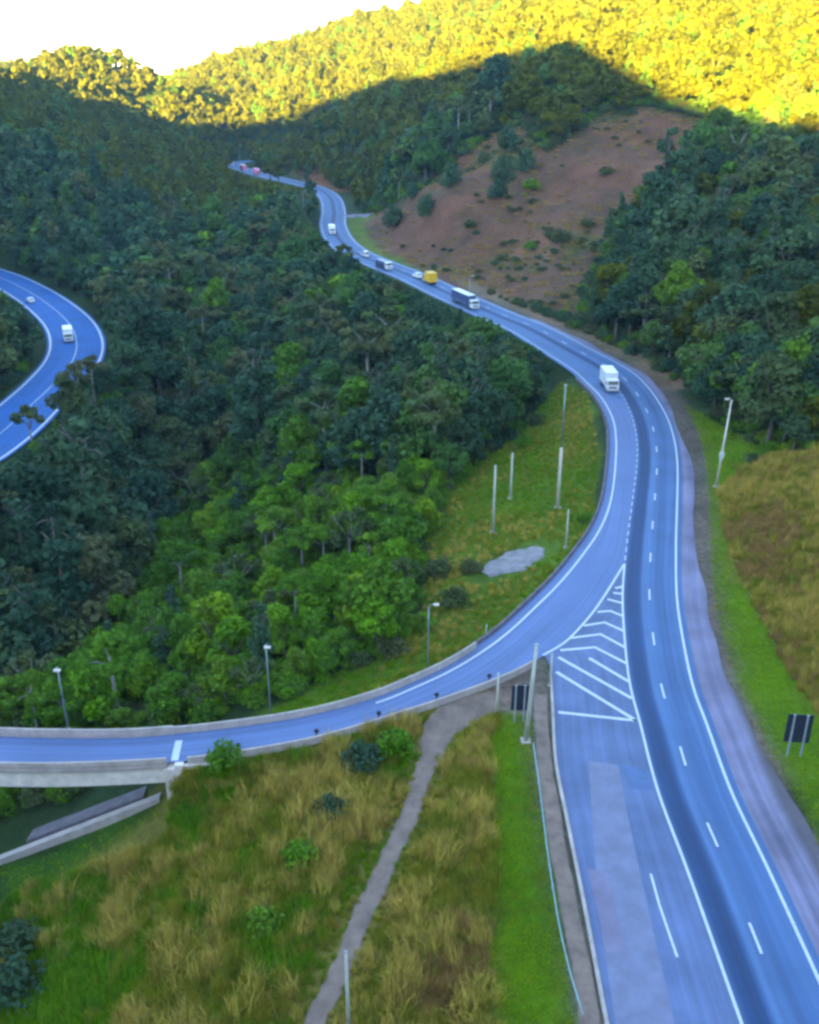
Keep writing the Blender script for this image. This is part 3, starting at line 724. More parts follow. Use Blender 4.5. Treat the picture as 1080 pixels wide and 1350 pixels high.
for px, py, w_ in ((645,892,'nearest the gore'), (577,917,'second from the gore'), (503,940,'third from the gore'), (412,962,'fourth from the gore'), (320,978,'nearest the bridge end')):
    p = P(px, py+5, 0); q = nearest(rr, p); a = offset(rr, 0.55)[q]
    t = tag(empty('delineator', (a[0], a[1], 0.004)), 'small dark delineator on the exit lane edge, %s' % w_, 'delineator', 'delineators along the exit lane')
    MB().tube([(0,0,0),(0,0,0.55)], 0.08, 8).build('stub', M['black'], t, True)
    MB().tube([(0,-0.06,0.72),(0,0.06,0.72)], 0.27, 12).build('reflector_disc', M['black'], t, True)
    MB().box(-0.18,0.18,-0.18,0.18,-0.002,0.06).build('base_plate', M['black'], t)

# ------------------------------------------------------------------ vehicles (local +y is forward)
def wheel(parent, x, y, r=0.5, w=0.3):
    s_ = 1 if x > 0 else -1
    ty = MB().tube([(x-w/2,y,r),(x+w/2,y,r)], r, 14).build('tyre', M['black'], parent)
    MB().tube([(x+s_*w/2-0.04,y,r),(x+s_*(w/2+0.03),y,r)], r*0.55, 10).build('rim', M['rim'], ty)
def truck(name, loc, rz, cabc, boxc, L, label, Wd=2.55, Ht=3.7, articulated=False, low_sides=False, scale=1.0):
    t = tag(empty(name, loc, rz), label, 'truck', 'trucks on the road'); t.scale = (scale,)*3
    h = Wd/2; f = L/2
    MB().box(-0.45,0.45,-f+0.1,f-0.5,0.55,0.95).build('chassis', M['black'], t)
    cab = MB().prism([(f-2.0,0.6),(f-0.05,0.6),(f,1.1),(f-0.12,1.75),(f-0.45,2.75),(f-0.75,2.95),(f-2.0,2.95)], -h+0.05, h-0.05, 0.12).build('cab', M[cabc], t)
    MB().prism([(f-0.115,1.85),(f-0.40,2.68),(f-0.36,2.70),(f-0.07,1.87)], -h+0.25, h-0.25).build('windscreen', M['glass'], cab)
    for sx in (-1, 1):
        MB().box(sx*(h-0.045)-0.015, sx*(h-0.045)+0.015, f-1.45, f-0.6, 1.8, 2.5).build('side_window', M['glass'], cab)
        MB().box(sx*(h+0.12)-0.1, sx*(h+0.12)+0.1, f-0.45, f-0.33, 1.9, 2.5).build('mirror', M['black'], cab)
        MB().box(sx*(h-0.42)-0.24, sx*(h-0.42)+0.24, f-0.02, f+0.05, 0.72, 1.02).build('headlight', M['lamp'], cab)
    MB().box(-h+0.1, h-0.1, f-0.06, f+0.06, 0.35, 0.62).build('bumper', M['paint_grey'], t)
    MB().box(-h+0.6, h-0.6, f+0.0, f+0.045, 1.08, 1.42).build('grille', M['black'], cab)
    gap = 0.7 if articulated else 0.12
    y0, y1 = -f, f-2.0-gap
    if low_sides:
        bd = MB().box(-h, h, y0, y1, 1.0, 1.25).build('flat_bed', M['black'], t)
        MB().prism([(y0+0.2,1.25),(y1-0.2,1.25),(y1-0.4,2.9),(y0+0.4,2.9)], -h+0.1, h-0.1, 0.3).build('tarpaulin', M[boxc], t)
    else:
        bd = MB().prism([(y0,0.98),(y1,0.98),(y1,Ht-0.08),(y1-0.08,Ht),(y0+0.08,Ht),(y0,Ht-0.08)], -h, h, 0.06).build('cargo_box', M[boxc], t)
        MB().box(-h-0.012, h+0.012, y0+0.1, y1-0.1, 0.98, 1.10).build('side_rail', M['paint_grey'], bd)
    if articulated: MB().box(-h+0.1, h-0.1, y0+0.15, y1-0.1, Ht+0.002, Ht+0.05).build('roof_panel', M['paint_white'], bd)
    ax = [f-1.25, y0+1.1, y0+2.3] + ([y0+3.5, f-3.2] if articulated else [])
    for a in ax:
        for sx in (-1, 1): wheel(t, sx*(h-0.2), a)
    for sx in (-1, 1): MB().box(sx*(h-0.3)-0.15, sx*(h-0.3)+0.15, y0-0.03, y0+0.02, 0.75, 0.95).build('tail_light', M['paint_red'], t)
    return t
def car(name, loc, rz, col, label, van=False, scale=1.0):
    t = tag(empty(name, loc, rz), label, 'car', 'cars on the road'); t.scale = (scale,)*3
    Hh = 1.95 if van else 1.45
    body = MB().prism([(-2.1,0.3),(2.1,0.3),(2.15,0.62),(2.05,0.82),(1.0,0.95),(-1.9,0.98),(-2.15,0.8)], -0.88, 0.88, 0.1).build('body', M[col], t)
    cabp = [(1.0,0.94),(0.35,Hh),(-1.75,Hh),(-2.0,0.96)] if van else [(1.0,0.94),(0.25,Hh),(-1.05,Hh),(-1.75,0.96)]
    gh = MB().prism(cabp, -0.76, 0.76, 0.1).build('cabin', M[col], t)
    MB().prism([(0.97,1.0),(0.33,Hh-0.08),(0.38,Hh-0.06),(1.02,1.02)], -0.62, 0.62).build('windscreen', M['glass'], gh)
    MB().prism([(cabp[3][0]+0.03,1.0),(cabp[2][0]-0.0,Hh-0.08),(cabp[2][0]-0.05,Hh-0.06),(cabp[3][0]-0.03,1.02)], -0.62, 0.62).build('rear_window', M['glass'], gh)
    for sx in (-1, 1):
        MB().box(sx*0.762-0.012, sx*0.762+0.012, cabp[2][0]+0.15, 0.2, 1.03, Hh-0.14).build('side_window', M['glass'], gh)
        MB().box(sx*0.62-0.18, sx*0.62+0.18, 2.08, 2.16, 0.6, 0.76).build('headlight', M['lamp'], body)
        MB().box(sx*0.62-0.18, sx*0.62+0.18, -2.16, -2.08, 0.66, 0.82).build('tail_light', M['paint_red'], body)
        for y in (1.3, -1.3): wheel(t, sx*0.78, y, 0.33, 0.22)
    return t
def on_road(px, py, toward, off, curve=None, z=0.0):
    c = C0 if curve is None else curve
    p = P(px, py, z); k = nearest(c, p); a = offset(c, off)[k]
    tg = c[min(k+3, len(c)-1)]-c[max(k-3, 0)]
    if toward: tg = -tg
    return Vector((a[0], a[1], z+0.022)), math.atan2(tg[1], tg[0])-math.pi/2
def tv(f, name, px, py, toward, off, *a, curve=None, z=0.0, **k):
    l_, r_ = on_road(px, py, toward, off, curve, z); return f(name, l_, r_, *a, **k)
tv(truck, 'box_truck', 812, 511, True, -1.9, 'paint_white', 'paint_white', 8.5, 'white box truck driving towards the viewer on the near bend', Wd=2.9, Ht=4.2)
tv(truck, 'trailer_truck', 622, 402, True, -1.5, 'paint_white', 'paint_blue', 15.5, 'long trailer truck with white cab and dark blue load below the brown hill', Wd=2.8, Ht=4.0, articulated=True)
tv(truck, 'yellow_truck', 560, 374, False, 2.0, 'paint_yellow', 'paint_yellow', 6.5, 'short bright yellow truck on the straight below the brown hill', Wd=3.0, Ht=4.2)
tv(car, 'white_car', 540, 367, False, 2.0, 'paint_white', 'white car right behind the yellow truck', scale=1.25)
tv(truck, 'flatbed_truck', 512, 353, True, -1.5, 'paint_white', 'paint_blue', 11, 'dark blue tarpaulin truck with white cab between white car and yellow truck', low_sides=True)
tv(car, 'white_van', 478, 339, False, 2.0, 'paint_white', 'small white van just before the far bend', van=True, scale=1.2)
tv(truck, 'box_truck', 434, 308, True, -0.5, 'paint_white', 'paint_white', 8.0, 'small white box truck on the far bend beside the meadow', Wd=2.9, Ht=3.9)
tv(truck, 'pink_truck', 322, 225, True, -1.5, 'paint_pink', 'paint_red', 12, 'distant red and pink truck at the hairpin', Wd=3.2, Ht=4.4, articulated=True)
tv(truck, 'red_truck', 340, 230, True, -1.5, 'paint_red', 'paint_pink', 11, 'distant red cabbed truck following just below the hairpin', Wd=3.0, Ht=4.4)
tv(truck, 'pale_truck', 308, 219, True, -1.5, 'paint_white', 'paint_pink', 9, 'distant pale pink truck at the outer end of the hairpin', Wd=3.0, Ht=4.2)
tv(truck, 'box_truck', 97, 449, True, -2.2, 'paint_white', 'paint_white', 8.0, 'white box truck on the valley road in the forest gap', curve=val, z=VALLEY_Z, Wd=2.8, Ht=3.9)
tv(car, 'white_car', 34, 399, False, -4.5, 'paint_white', 'white car farther along the valley road near the photo edge', curve=val, z=VALLEY_Z, scale=1.2)
# ------------------------------------------------------------------ foliage
FOL = {
 'green':  leafy('leaves_green',  [(0.0, (0.0557, 0.1288, 0.013)), (0.5, (0.0784, 0.1738, 0.013)), (1.0, (0.1164, 0.1996, 0.0173))]),
 'bright': leafy('leaves_bright', [(0.0, (0.0747, 0.1725, 0.0064)), (0.5, (0.1058, 0.2357, 0.008)), (1.0, (0.1552, 0.2415, 0.0096))]),
 'mid':    leafy('leaves_mid',    [(0.0, (0.0425, 0.103, 0.0277)), (0.5, (0.0597, 0.131, 0.0297)), (1.0, (0.0852, 0.1466, 0.0356))]),
 'dark':   leafy('leaves_dark',   [(0.0, (0.0295, 0.0692, 0.0428)), (0.5, (0.0444, 0.0914, 0.0513)), (1.0, (0.0616, 0.108, 0.0513))]),  # blue of the shaded, hazy distance mixed into the leaf colour
 'olive':  leafy('leaves_olive',  [(0.0, (0.0615, 0.0918, 0.037)), (0.5, (0.0799, 0.1084, 0.04)), (1.0, (0.0973, 0.102, 0.0493))]),
 'hill':   leafy('leaves_hill',   [(0.0,(0.048,0.060,0.004)),(0.5,(0.066,0.080,0.004)),(1.0,(0.086,0.096,0.005))]),
}
def crown_arrays(lobes, nleaf, size, seed):
    """leaf-sized quads spread over and inside a set of lobes; returns verts, faces, per-face variation"""
    r = np.random.default_rng(seed); vs = []; var = []
    area = np.array([(a[1][0]*a[1][1]*a[1][2])**(2/3) for a in lobes]); area = area/area.sum()
    for (c, rad), share in zip(lobes, area):
        m = max(6, int(nleaf*share)); c = np.array(c); rad = np.array(rad)
        d = r.normal(size=(m, 3)); d /= np.linalg.norm(d, axis=1)[:, None]
        rr_ = r.uniform(0.62, 1.08, m)
        p = c + d*rad*rr_[:, None]
        nrm_ = d*0.75 + r.normal(size=(m, 3))*0.55 + np.array([0, 0, 0.25]); nrm_ /= np.linalg.norm(nrm_, axis=1)[:, None]
        t1 = np.cross(nrm_, r.normal(size=(m, 3))); t1 /= np.linalg.norm(t1, axis=1)[:, None]
        t2 = np.cross(nrm_, t1)
        s = size*r.uniform(0.6, 1.35, m)[:, None]
        e = r.uniform(0.55, 1.0, m)[:, None]
        q = np.stack([p-t1*s, p-t2*s*e+t1*s*0.15, p+t1*s, p+t2*s*e-nrm_*s*0.2], 1)
        vs.append(q.reshape(-1, 3))
        var.append(np.clip(r.normal(0.5, 0.16)+r.normal(0, 0.2, m), 0, 1))
    v = np.concatenate(vs); f = np.arange(len(v)).reshape(-1, 4)
    return v, f, np.concatenate(var)
def lobes_for(kind, seed):
    r = random.Random(seed); out = []
    def ring(n, rmin, rmax, z0, z1, s0, s1, flat=0.8):
        for k in range(n):
            a = 2*math.pi*(k+r.random())/n; q = r.uniform(rmin, rmax); s = r.uniform(s0, s1)
            out.append(((q*math.cos(a), q*math.sin(a), r.uniform(z0, z1)), (s, s, s*flat)))
    if kind == 'round':
        ring(7, 1.6, 2.9, 4.2, 6.0, 1.1, 1.8); ring(5, 0.5, 1.8, 6.3, 8.0, 1.0, 1.6); out.append(((r.uniform(-.4,.4), r.uniform(-.4,.4), 8.4), (1.3,1.3,1.0)))
    elif kind == 'umbrella':
        ring(7, 1.5, 3.4, 8.6, 10.2, 0.8, 1.5, 0.5); ring(3, 0.2, 1.5, 10.0, 11.0, 0.8, 1.3, 0.55)
    elif kind == 'bushy':
        ring(7, 1.2, 2.2, 1.3, 3.2, 1.0, 1.6); ring(5, 0.4, 1.4, 3.6, 5.4, 0.8, 1.4, 1.0)
    elif kind == 'tall':
        for k in range(7):
            z = 4.5+k*1.35; a = r.random()*6.28; q = r.uniform(0.4, 1.2)*(1-k/10)
            s = r.uniform(1.0, 1.6)*(1.15-k*0.1); out.append(((q*math.cos(a), q*math.sin(a), z), (s, s, s*0.85)))
        ring(4, 0.8, 1.7, 5.0, 8.5, 0.7, 1.2)
    elif kind == 'open':
        ring(8, 1.6, 3.4, 5.2, 8.4, 0.6, 1.25, 0.7); ring(3, 0.3, 1.2, 8.2, 9.4, 0.7, 1.1, 0.7)
    elif kind == 'shrub':
        ring(6, 0.4, 1.0, 0.4, 1.0, 0.45, 0.75, 0.9); ring(3, 0.1, 0.5, 1.0, 1.5, 0.35, 0.6, 0.9)
    return out
KH = dict(round=9.2, umbrella=11.4, bushy=6.4, tall=14.0, open=9.9, shrub=1.9)
KR = dict(round=4.0, umbrella=4.2, bushy=3.2, tall=2.3, open=4.0, shrub=1.4)
def trunk_mb(kind, seed, limbs=True):
    r = random.Random(seed); mb = MB(); h = KH[kind]
    base_r = {'round':0.30,'umbrella':0.22,'bushy':0.18,'tall':0.24,'open':0.22,'shrub':0.06}[kind]
    fork = {'round':0.45,'umbrella':0.78,'bushy':0.3,'tall':0.85,'open':0.5,'shrub':0.3}[kind]*h
    bx_, by_ = r.uniform(-.3,.3)*h*0.06, r.uniform(-.3,.3)*h*0.06
    mb.tube([(0,0,-0.9),(bx_*0.5,by_*0.5,fork*0.5),(bx_,by_,fork)], [base_r*1.25, base_r*0.9, base_r*0.65], 7)
    if limbs:
        for k in range(5):
            a = k*1.256+r.random(); q = KR[kind]*r.uniform(0.45, 0.75); z = r.uniform(0.7, 0.92)*h
            z_s = fork*r.uniform(0.75, 0.98)
            mb.tube([(bx_*z_s/fork,by_*z_s/fork,z_s),(q*0.55*math.cos(a),q*0.55*math.sin(a),(z_s+z)/2+0.2),(q*math.cos(a),q*math.sin(a),z)], [base_r*0.5, base_r*0.32, base_r*0.12], 5)
    return mb
def leaf_mesh(name, v, f, var, mat):
    me = bpy.data.meshes.new(name); me.from_pydata(v.tolist(), [], f.tolist()); me.materials.append(mat)
    a = me.attributes.new('var', 'FLOAT', 'FACE'); a.data.foreach_set('value', var); me.update()
    return me
SPEC = [('round','green'),('round','dark'),('bushy','bright'),('bushy','green'),('umbrella','olive'),('tall','dark'),('open','olive'),('round','olive'),('umbrella','green'),('round','hill'),('open','hill'),('bushy','hill'),('round','bright'),('round','mid')]
SIDX = {s: i for i, s in enumerate(SPEC)}
NEAR, FAR = [], []
for i, (kd, cl) in enumerate(SPEC):
    bark = M['bark_pale'] if kd in ('umbrella', 'open') else M['bark']
    vars_ = []
    for v_ in range(2):
        sd_ = 100+i*7+v_
        nl = {'round':1900,'umbrella':1000,'bushy':1500,'tall':1500,'open':950}[kd]
        cv, cf, cvar = crown_arrays(lobes_for(kd, sd_), nl, {'round':0.30,'umbrella':0.30,'bushy':0.26,'tall':0.28,'open':0.28}[kd], sd_)
        tmb = trunk_mb(kd, sd_)
        vars_.append((leaf_mesh('crown', cv, cf, cvar, FOL[cl]), mesh_of('trunk', tmb.v, tmb.f, bark, True)))
    NEAR.append(vars_)
    cv, cf, cvar = crown_arrays(lobes_for(kd, 500+i), 330, 0.72, 500+i)
    tmb = trunk_mb(kd, 500+i, False)
    FAR.append((leaf_mesh('crown', cv, cf, cvar, FOL[cl]), mesh_of('trunk', tmb.v, tmb.f, bark, True)))
def joined(cm, tm, name):
    """crown and trunk as one prototype for the mass of the forest"""
    bm = bmesh.new(); bm.from_mesh(cm)
    lay = bm.faces.layers.float.get('var')
    n0 = len(bm.faces); bm.from_mesh(tm); bm.faces.ensure_lookup_table()
    for f in bm.faces[n0:]: f.material_index = 1
    me = bpy.data.meshes.new(name); bm.to_mesh(me); bm.free()
    me.materials.clear(); me.materials.append(cm.materials[0]); me.materials.append(tm.materials[0])
    return me

# where trees stand: everywhere except the open ground, roads and clearings of the photograph
def poly_of(cl_, cr_): return [tuple(q) for q in cl_]+[tuple(q) for q in cr_[::-1]]
def to_px(c, z=0.0):
    a, b2, _ = project(c[:, 0], c[:, 1], np.full(len(c), z)); return np.stack([a, b2], 1)
kf = nearest(C0, P(978, 1350))
ROADMASK = [poly_of(to_px((C0+nrm*left_off[:, None])[kf:]), to_px(offset(C0, 9.5)[kf:])), poly_of(to_px(offset(rl, 2.5)), to_px(rr)), poly_of(to_px(offset(val, -9.5)[8:], VALLEY_Z), to_px(offset(val, 9.5)[8:], VALLEY_Z))]
OPEN_ = [Z_SOIL, Z_SOIL2, Z_DRY, Z_VERGE_R, Z_STRIP, Z_TALL, Z_BANK, Z_GREENB, Z_MEADOW]
GAPS = [[(415,318),(472,316),(474,348),(415,338)],[(590,398),(650,428),(640,448),(590,418)],[(640,424),(752,484),(740,505),(640,448)],[(80,468),(128,450),(140,480),(130,505),(70,520)], [(25,528),(75,508),(68,532),(35,550)]]       # crowns that reach over the valley road
def candidates():
    pts = []
    for y0, y1, sp in ((62,210,4.2),(210,420,6.4),(420,760,7.4),(760,1300,8.5),(1300,1800,12.0)):
        hw = y1*0.5+30
        gx = np.arange(-hw, hw, sp); gy = np.arange(y0, y1, sp)
        X, Y = np.meshgrid(gx, gy); X = X.ravel()+rng.uniform(-.45,.45,X.size)*sp; Y = Y.ravel()+rng.uniform(-.45,.45,Y.size)*sp
        k = np.abs(X) < Y*0.5+30
        pts.append(np.stack([X[k], Y[k], np.full(k.sum(), sp)], 1))
    return np.concatenate(pts)
cand = candidates()
cx, cy, csp = cand.T
cz = H(cx, cy)
d0, i0, s0_ = near_dist(C0[::3], cx, cy)
dv_, _, _ = near_dist(val, cx, cy)
drl_, irl_, srl_ = near_dist(rl, cx, cy); drr_, _, srr_ = near_dist(rr, cx, cy)
ok = np.ones(len(cx), bool)
ok &= ~((s0_ > 0) & (d0 < 16)); ok &= ~((s0_ <= 0) & (d0 < np.where(cy > 240, 10, 16))); ok &= dv_ > 12.5
ok &= ~((drl_ < 4.5) | (drr_ < 4.0))
ok &= ~((cy < 97) & (cx > -30)); ok &= ~((cy < 240) & (cx > 40) & (cx < 60))
bpx, bpy_, bzc = project(cx, cy, cz)
big_open = np.zeros(len(cx), bool)
for pz in OPEN_: big_open |= in_poly(bpx, bpy_, pz)
lim = {id(Z_SOIL): 560, id(Z_DRY): 175}
soil_in = in_poly(bpx, bpy_, Z_SOIL) & (cy < 560)
ok &= ~(big_open & (cy < 600))
# kind by place, leaf colour partly following sun and shade
reg = np.full(len(cx), 'mid', dtype=object)
reg[(bpy_ > 640) & (bpx < 640)] = 'near'
reg[(cx < -58) & (cy < 290) & (cy > 130)] = 'gorge'
reg[(cx > 45) & (cy < 440)] = 'right'
reg[(cy > 560) | ((cx > 45) & (cy >= 440))] = 'far'  # sunlit slopes get the yellow leaf palette, shaded regions the bluish dark one
reg[(cx < -110) & (cy > 130) & (cy < 560)] = 'left'
MIXES = {
 'near':  [(('round','green'),.26),(('bushy','bright'),.22),(('round','bright'),.16),(('bushy','green'),.14),(('umbrella','green'),.10),(('open','olive'),.06),(('tall','dark'),.06)],
 'gorge': [(('round','dark'),.6),(('tall','dark'),.2),(('round','olive'),.12),(('open','olive'),.08)],
 'mid':   [(('round','dark'),.28),(('round','green'),.05),(('round','mid'),.19),(('tall','dark'),.16),(('umbrella','olive'),.13),(('open','olive'),.13),(('round','olive'),.06)],
 'right': [(('round','dark'),.34),(('round','green'),.03),(('round','mid'),.19),(('round','olive'),.12),(('round','hill'),.14),(('open','olive'),.10),(('tall','dark'),.08)],
 'left':  [(('round','dark'),.5),(('tall','dark'),.25),(('round','mid'),.15),(('round','olive'),.10)],
 'far':   [(('round','hill'),.62),(('open','hill'),.12),(('bushy','hill'),.16),(('round','mid'),.10)],
}
kind = np.zeros(len(cx), int)
for k_, mix in MIXES.items():
    m = np.nonzero(reg == k_)[0]
    if len(m):
        pr = np.array([q[1] for q in mix]); kind[m] = rng.choice([SIDX[q[0]] for q in mix], len(m), p=pr/pr.sum())
kh = np.array([KH[s[0]] for s in SPEC])[kind]; kr_ = np.array([KR[s[0]] for s in SPEC])[kind]
scl = np.where(reg == 'near', rng.choice([0.5, 0.68, 0.85, 1.08], len(cx), p=[.25,.3,.3,.15])*rng.uniform(.9,1.1,len(cx)), np.where(reg == 'far', rng.uniform(0.85, 1.35, len(cx))*np.where(cy > 1300, 1.4, 1.0), rng.choice([0.62, 0.8, 1.0, 1.2, 1.45], len(cx), p=[.2,.25,.25,.2,.1])*rng.uniform(.88,1.12,len(cx))))
scl = np.where(reg == 'gorge', scl*1.15, scl)*np.where(reg == 'near', 1.05, np.where(reg == 'far', 1.14, 1.34))*np.where(rng.random(len(cx)) < .06, 1.35, 1.0)
edge = np.minimum(drl_, d0)
scl = np.where((edge < 14) & (cy < 260), scl*np.clip(edge/14, 0.45, 1), scl)
# keep crowns from standing in front of roads and clearings that the photograph shows open
def masked(px, py, polys):
    m = np.zeros(px.shape, bool)
    for q in polys: m |= in_poly(px, py, q)
    return m
def covers(scale):
    bad = np.zeros(len(cx), bool)
    for fz, fr in ((1.0,0),(0.85,0.5),(0.85,-0.5),(0.65,0.9),(0.65,-0.9),(0.4,0)):
        ax, ay, _ = project(cx+fr*kr_*scale, cy, cz+kh*scale*fz)
        gap = masked(ax, ay, GAPS)
        bad |= masked(ax, ay, ROADMASK) & ~gap
        bad |= masked(ax, ay, [Z_BANK, Z_DRY, Z_VERGE_R, Z_STRIP]) & (cy < 300) & ~(ay > 930)
        bad |= masked(ax, ay, [Z_SOIL]) & (cx < 110) & (cy < 330)
    return bad
for _ in range(3):
    b_m = covers(scl); small = b_m & (scl > 0.5)
    scl = np.where(small, scl*0.75, scl)
ok &= ~covers(scl)
# drop what the terrain hides or what lies far outside the frame
px_, py_, zc_ = project(cx, cy, cz+kh*scl*0.7)
ok &= (px_ > -160) & (px_ < 1240) & (py_ > -80) & (py_ < 1500)
vis = np.ones(len(cx), bool)
tz = cz+kh*scl
for f in np.linspace(0.25, 0.98, 50):
    vis &= (H(cx*f, cy*f) < CAM_H+(tz-CAM_H)*f + 1.5)
ok &= vis | (zc_ < 260)
sel = np.nonzero(ok)[0]
# rank by how much of each crown the picture shows
rad_px = FOC*kr_*scl/zc_
order = sel[np.argsort(zc_[sel])]
BW = 3; buf = np.zeros((1350//BW+1, 1080//BW+1), bool); shown = np.zeros(len(cx))
for k in order:
    r_ = rad_px[k]/BW; ry = FOC*kh[k]*scl[k]*0.32/zc_[k]/BW
    x0, x1, y0, y1 = px_[k]/BW-r_*0.85, px_[k]/BW+r_*0.85, py_[k]/BW-ry, py_[k]/BW+ry
    a0, a1, b0, b1 = max(0, int(x0)), min(buf.shape[1], int(x1)+1), max(0, int(y0)), min(buf.shape[0], int(y1)+1)
    if a1 <= a0 or b1 <= b0: continue
    sub = buf[b0:b1, a0:a1]; shown[k] = (~sub).sum(); sub[:] = True
rank = [k for k in sel[np.argsort(-shown[sel])] if shown[k] > 2][:300]
tops = set(rank)
WORD = {('round','green'):'round green broadleaf tree',('round','dark'):'dark broadleaf tree',('bushy','bright'):'low bright green bushy tree',('bushy','green'):'low mid green bushy tree',('umbrella','olive'):'umbrella shaped olive tree',('tall','dark'):'tall narrow dark tree',('open','olive'):'sparse olive tree',('round','olive'):'round olive brown tree',('umbrella','green'):'pale stemmed umbrella tree',('round','hill'):'round yellow-green tree',('open','hill'):'sparse yellow-green tree',('bushy','hill'):'low yellow-green bushy tree',('round','mid'):'rounded mid green tree',('round','bright'):'round lime green tree'}
def place_words(k):
    x, y = px_[k], py_[k]
    if reg[k] == 'near':
        if y > 1000: return 'below the bridge in the bottom corner'
        if y > 860: return 'right behind the bridge parapet' if x < 230 else 'behind the exit lane barrier'
        if x < 160: return 'on the valley side above the bridge'
        if x < 340: return 'in the middle of the near grove'
        if x < 480: return 'in the grove towards the grass bank'
        return 'at the grove edge by the bank'
    if reg[k] == 'gorge': return 'in the dark gorge' if y > 600 else 'below the valley road'
    if reg[k] == 'left': return 'on the slope beyond the valley road'
    if reg[k] == 'right':
        if y > 480: return 'behind the verge lamp'
        return 'on the slope right of the brown hill' if x > 740 else 'on top of the brown hill'
    if reg[k] == 'far': return 'on the distant hillside'
    if y > 560: return 'in the forest just above the near grove'
    if x > 560: return 'in the forest below the near bend'
    if x > 380: return 'in the forest below the line of trucks'
    return 'in the forest between the two roads'
NUM = ['leftmost','second from left','third from left','fourth from left','fifth from left','sixth from left','seventh from left','eighth from left','ninth from left','tenth from left']
by_label = {}
for k in rank: by_label.setdefault((kind[k], place_words(k)), []).append(k)
which = {}
for q in by_label.values():
    q.sort(key=lambda k: px_[k])
    for j, k in enumerate(q): which[k] = '' if len(q) == 1 else (', rightmost' if j == len(q)-1 else ', '+(NUM[j] if j < 10 else '%dth from left' % (j+1)))
for k in rank:
    sp = SPEC[kind[k]]; t = empty('forest_tree', (cx[k], cy[k], cz[k]), rng.uniform(0, 6.28))
    t.scale = (scl[k]*rng.uniform(.92,1.08), scl[k]*rng.uniform(.92,1.08), scl[k])
    w_ = place_words(k)
    tag(t, '%s %s%s' % (WORD[sp], w_, which[k]), 'tree', 'trees %s' % w_)
    cm, tm = NEAR[kind[k]][int(rng.integers(2))]
    add('crown', cm, t); add('trunk', tm, t)

# ---- masses that nobody could count: one object each, instanced on points
def scatter(name, pts, rot, scale, kinds, protos, label):
    me = bpy.data.meshes.new(name); me.from_pydata([tuple(p) for p in pts], [], [])
    a = me.attributes.new('rot', 'FLOAT_VECTOR', 'POINT'); a.data.foreach_set('vector', np.asarray(rot, np.float32).ravel())
    a = me.attributes.new('scl', 'FLOAT_VECTOR', 'POINT'); a.data.foreach_set('vector', np.asarray(scale, np.float32).ravel())
    a = me.attributes.new('kd', 'INT', 'POINT'); a.data.foreach_set('value', np.asarray(kinds, np.int32))
    o = tag(add(name, me), label, kind='stuff')
    ng = bpy.data.node_groups.new(name, 'GeometryNodeTree')
    ng.interface.new_socket('Geometry', in_out='INPUT', socket_type='NodeSocketGeometry'); ng.interface.new_socket('Geometry', in_out='OUTPUT', socket_type='NodeSocketGeometry')
    N, Lk = ng.nodes, ng.links
    gi_, go_ = N.new('NodeGroupInput'), N.new('NodeGroupOutput')
    jn = N.new('GeometryNodeJoinGeometry')
    def attr(nm, ty):
        q = N.new('GeometryNodeInputNamedAttribute'); q.data_type = ty; q.inputs[0].default_value = nm; return q.outputs[0]
    ar, as_, ak = attr('rot', 'FLOAT_VECTOR'), attr('scl', 'FLOAT_VECTOR'), attr('kd', 'INT')
    for i, pm in enumerate(protos):
        ob = bpy.data.objects.new(name+'_sample', pm)
        oi = N.new('GeometryNodeObjectInfo'); oi.inputs[0].default_value = ob; oi.inputs['As Instance'].default_value = True
        cp = N.new('FunctionNodeCompare'); cp.data_type = 'INT'; cp.operation = 'EQUAL'; Lk.new(ak, cp.inputs[2]); cp.inputs[3].default_value = i
        ip = N.new('GeometryNodeInstanceOnPoints')
        Lk.new(gi_.outputs[0], ip.inputs['Points']); Lk.new(cp.outputs[0], ip.inputs['Selection']); Lk.new(oi.outputs['Geometry'], ip.inputs['Instance'])
        er = N.new('FunctionNodeEulerToRotation'); Lk.new(ar, er.inputs[0]); Lk.new(er.outputs[0], ip.inputs['Rotation']); Lk.new(as_, ip.inputs['Scale'])
        Lk.new(ip.outputs[0], jn.inputs[0])
    Lk.new(jn.outputs[0], go_.inputs[0])
    md = o.modifiers.new('scatter', 'NODES'); md.node_group = ng
    return o
rest = np.array([k for k in sel if k not in tops])
nk = len(SPEC)
farm = zc_[rest] > 330
kd_ = np.where(farm, kind[rest]+nk, kind[rest])
protos = [joined(NEAR[i][0][0], NEAR[i][0][1], 'tree_sample') for i in range(nk)]+[joined(FAR[i][0], FAR[i][1], 'tree_sample') for i in range(nk)]
nr_ = len(rest)
scatter('forest', np.stack([cx[rest], cy[rest], cz[rest]], 1), np.stack([rng.uniform(-.06,.06,nr_), rng.uniform(-.06,.06,nr_), rng.uniform(0,6.28,nr_)], 1),
        np.stack([scl[rest]*rng.uniform(.9,1.15,nr_), scl[rest]*rng.uniform(.9,1.15,nr_), scl[rest]*rng.uniform(.9,1.1,nr_)], 1), kd_, protos, 'mass of forest trees covering valley and mountain')

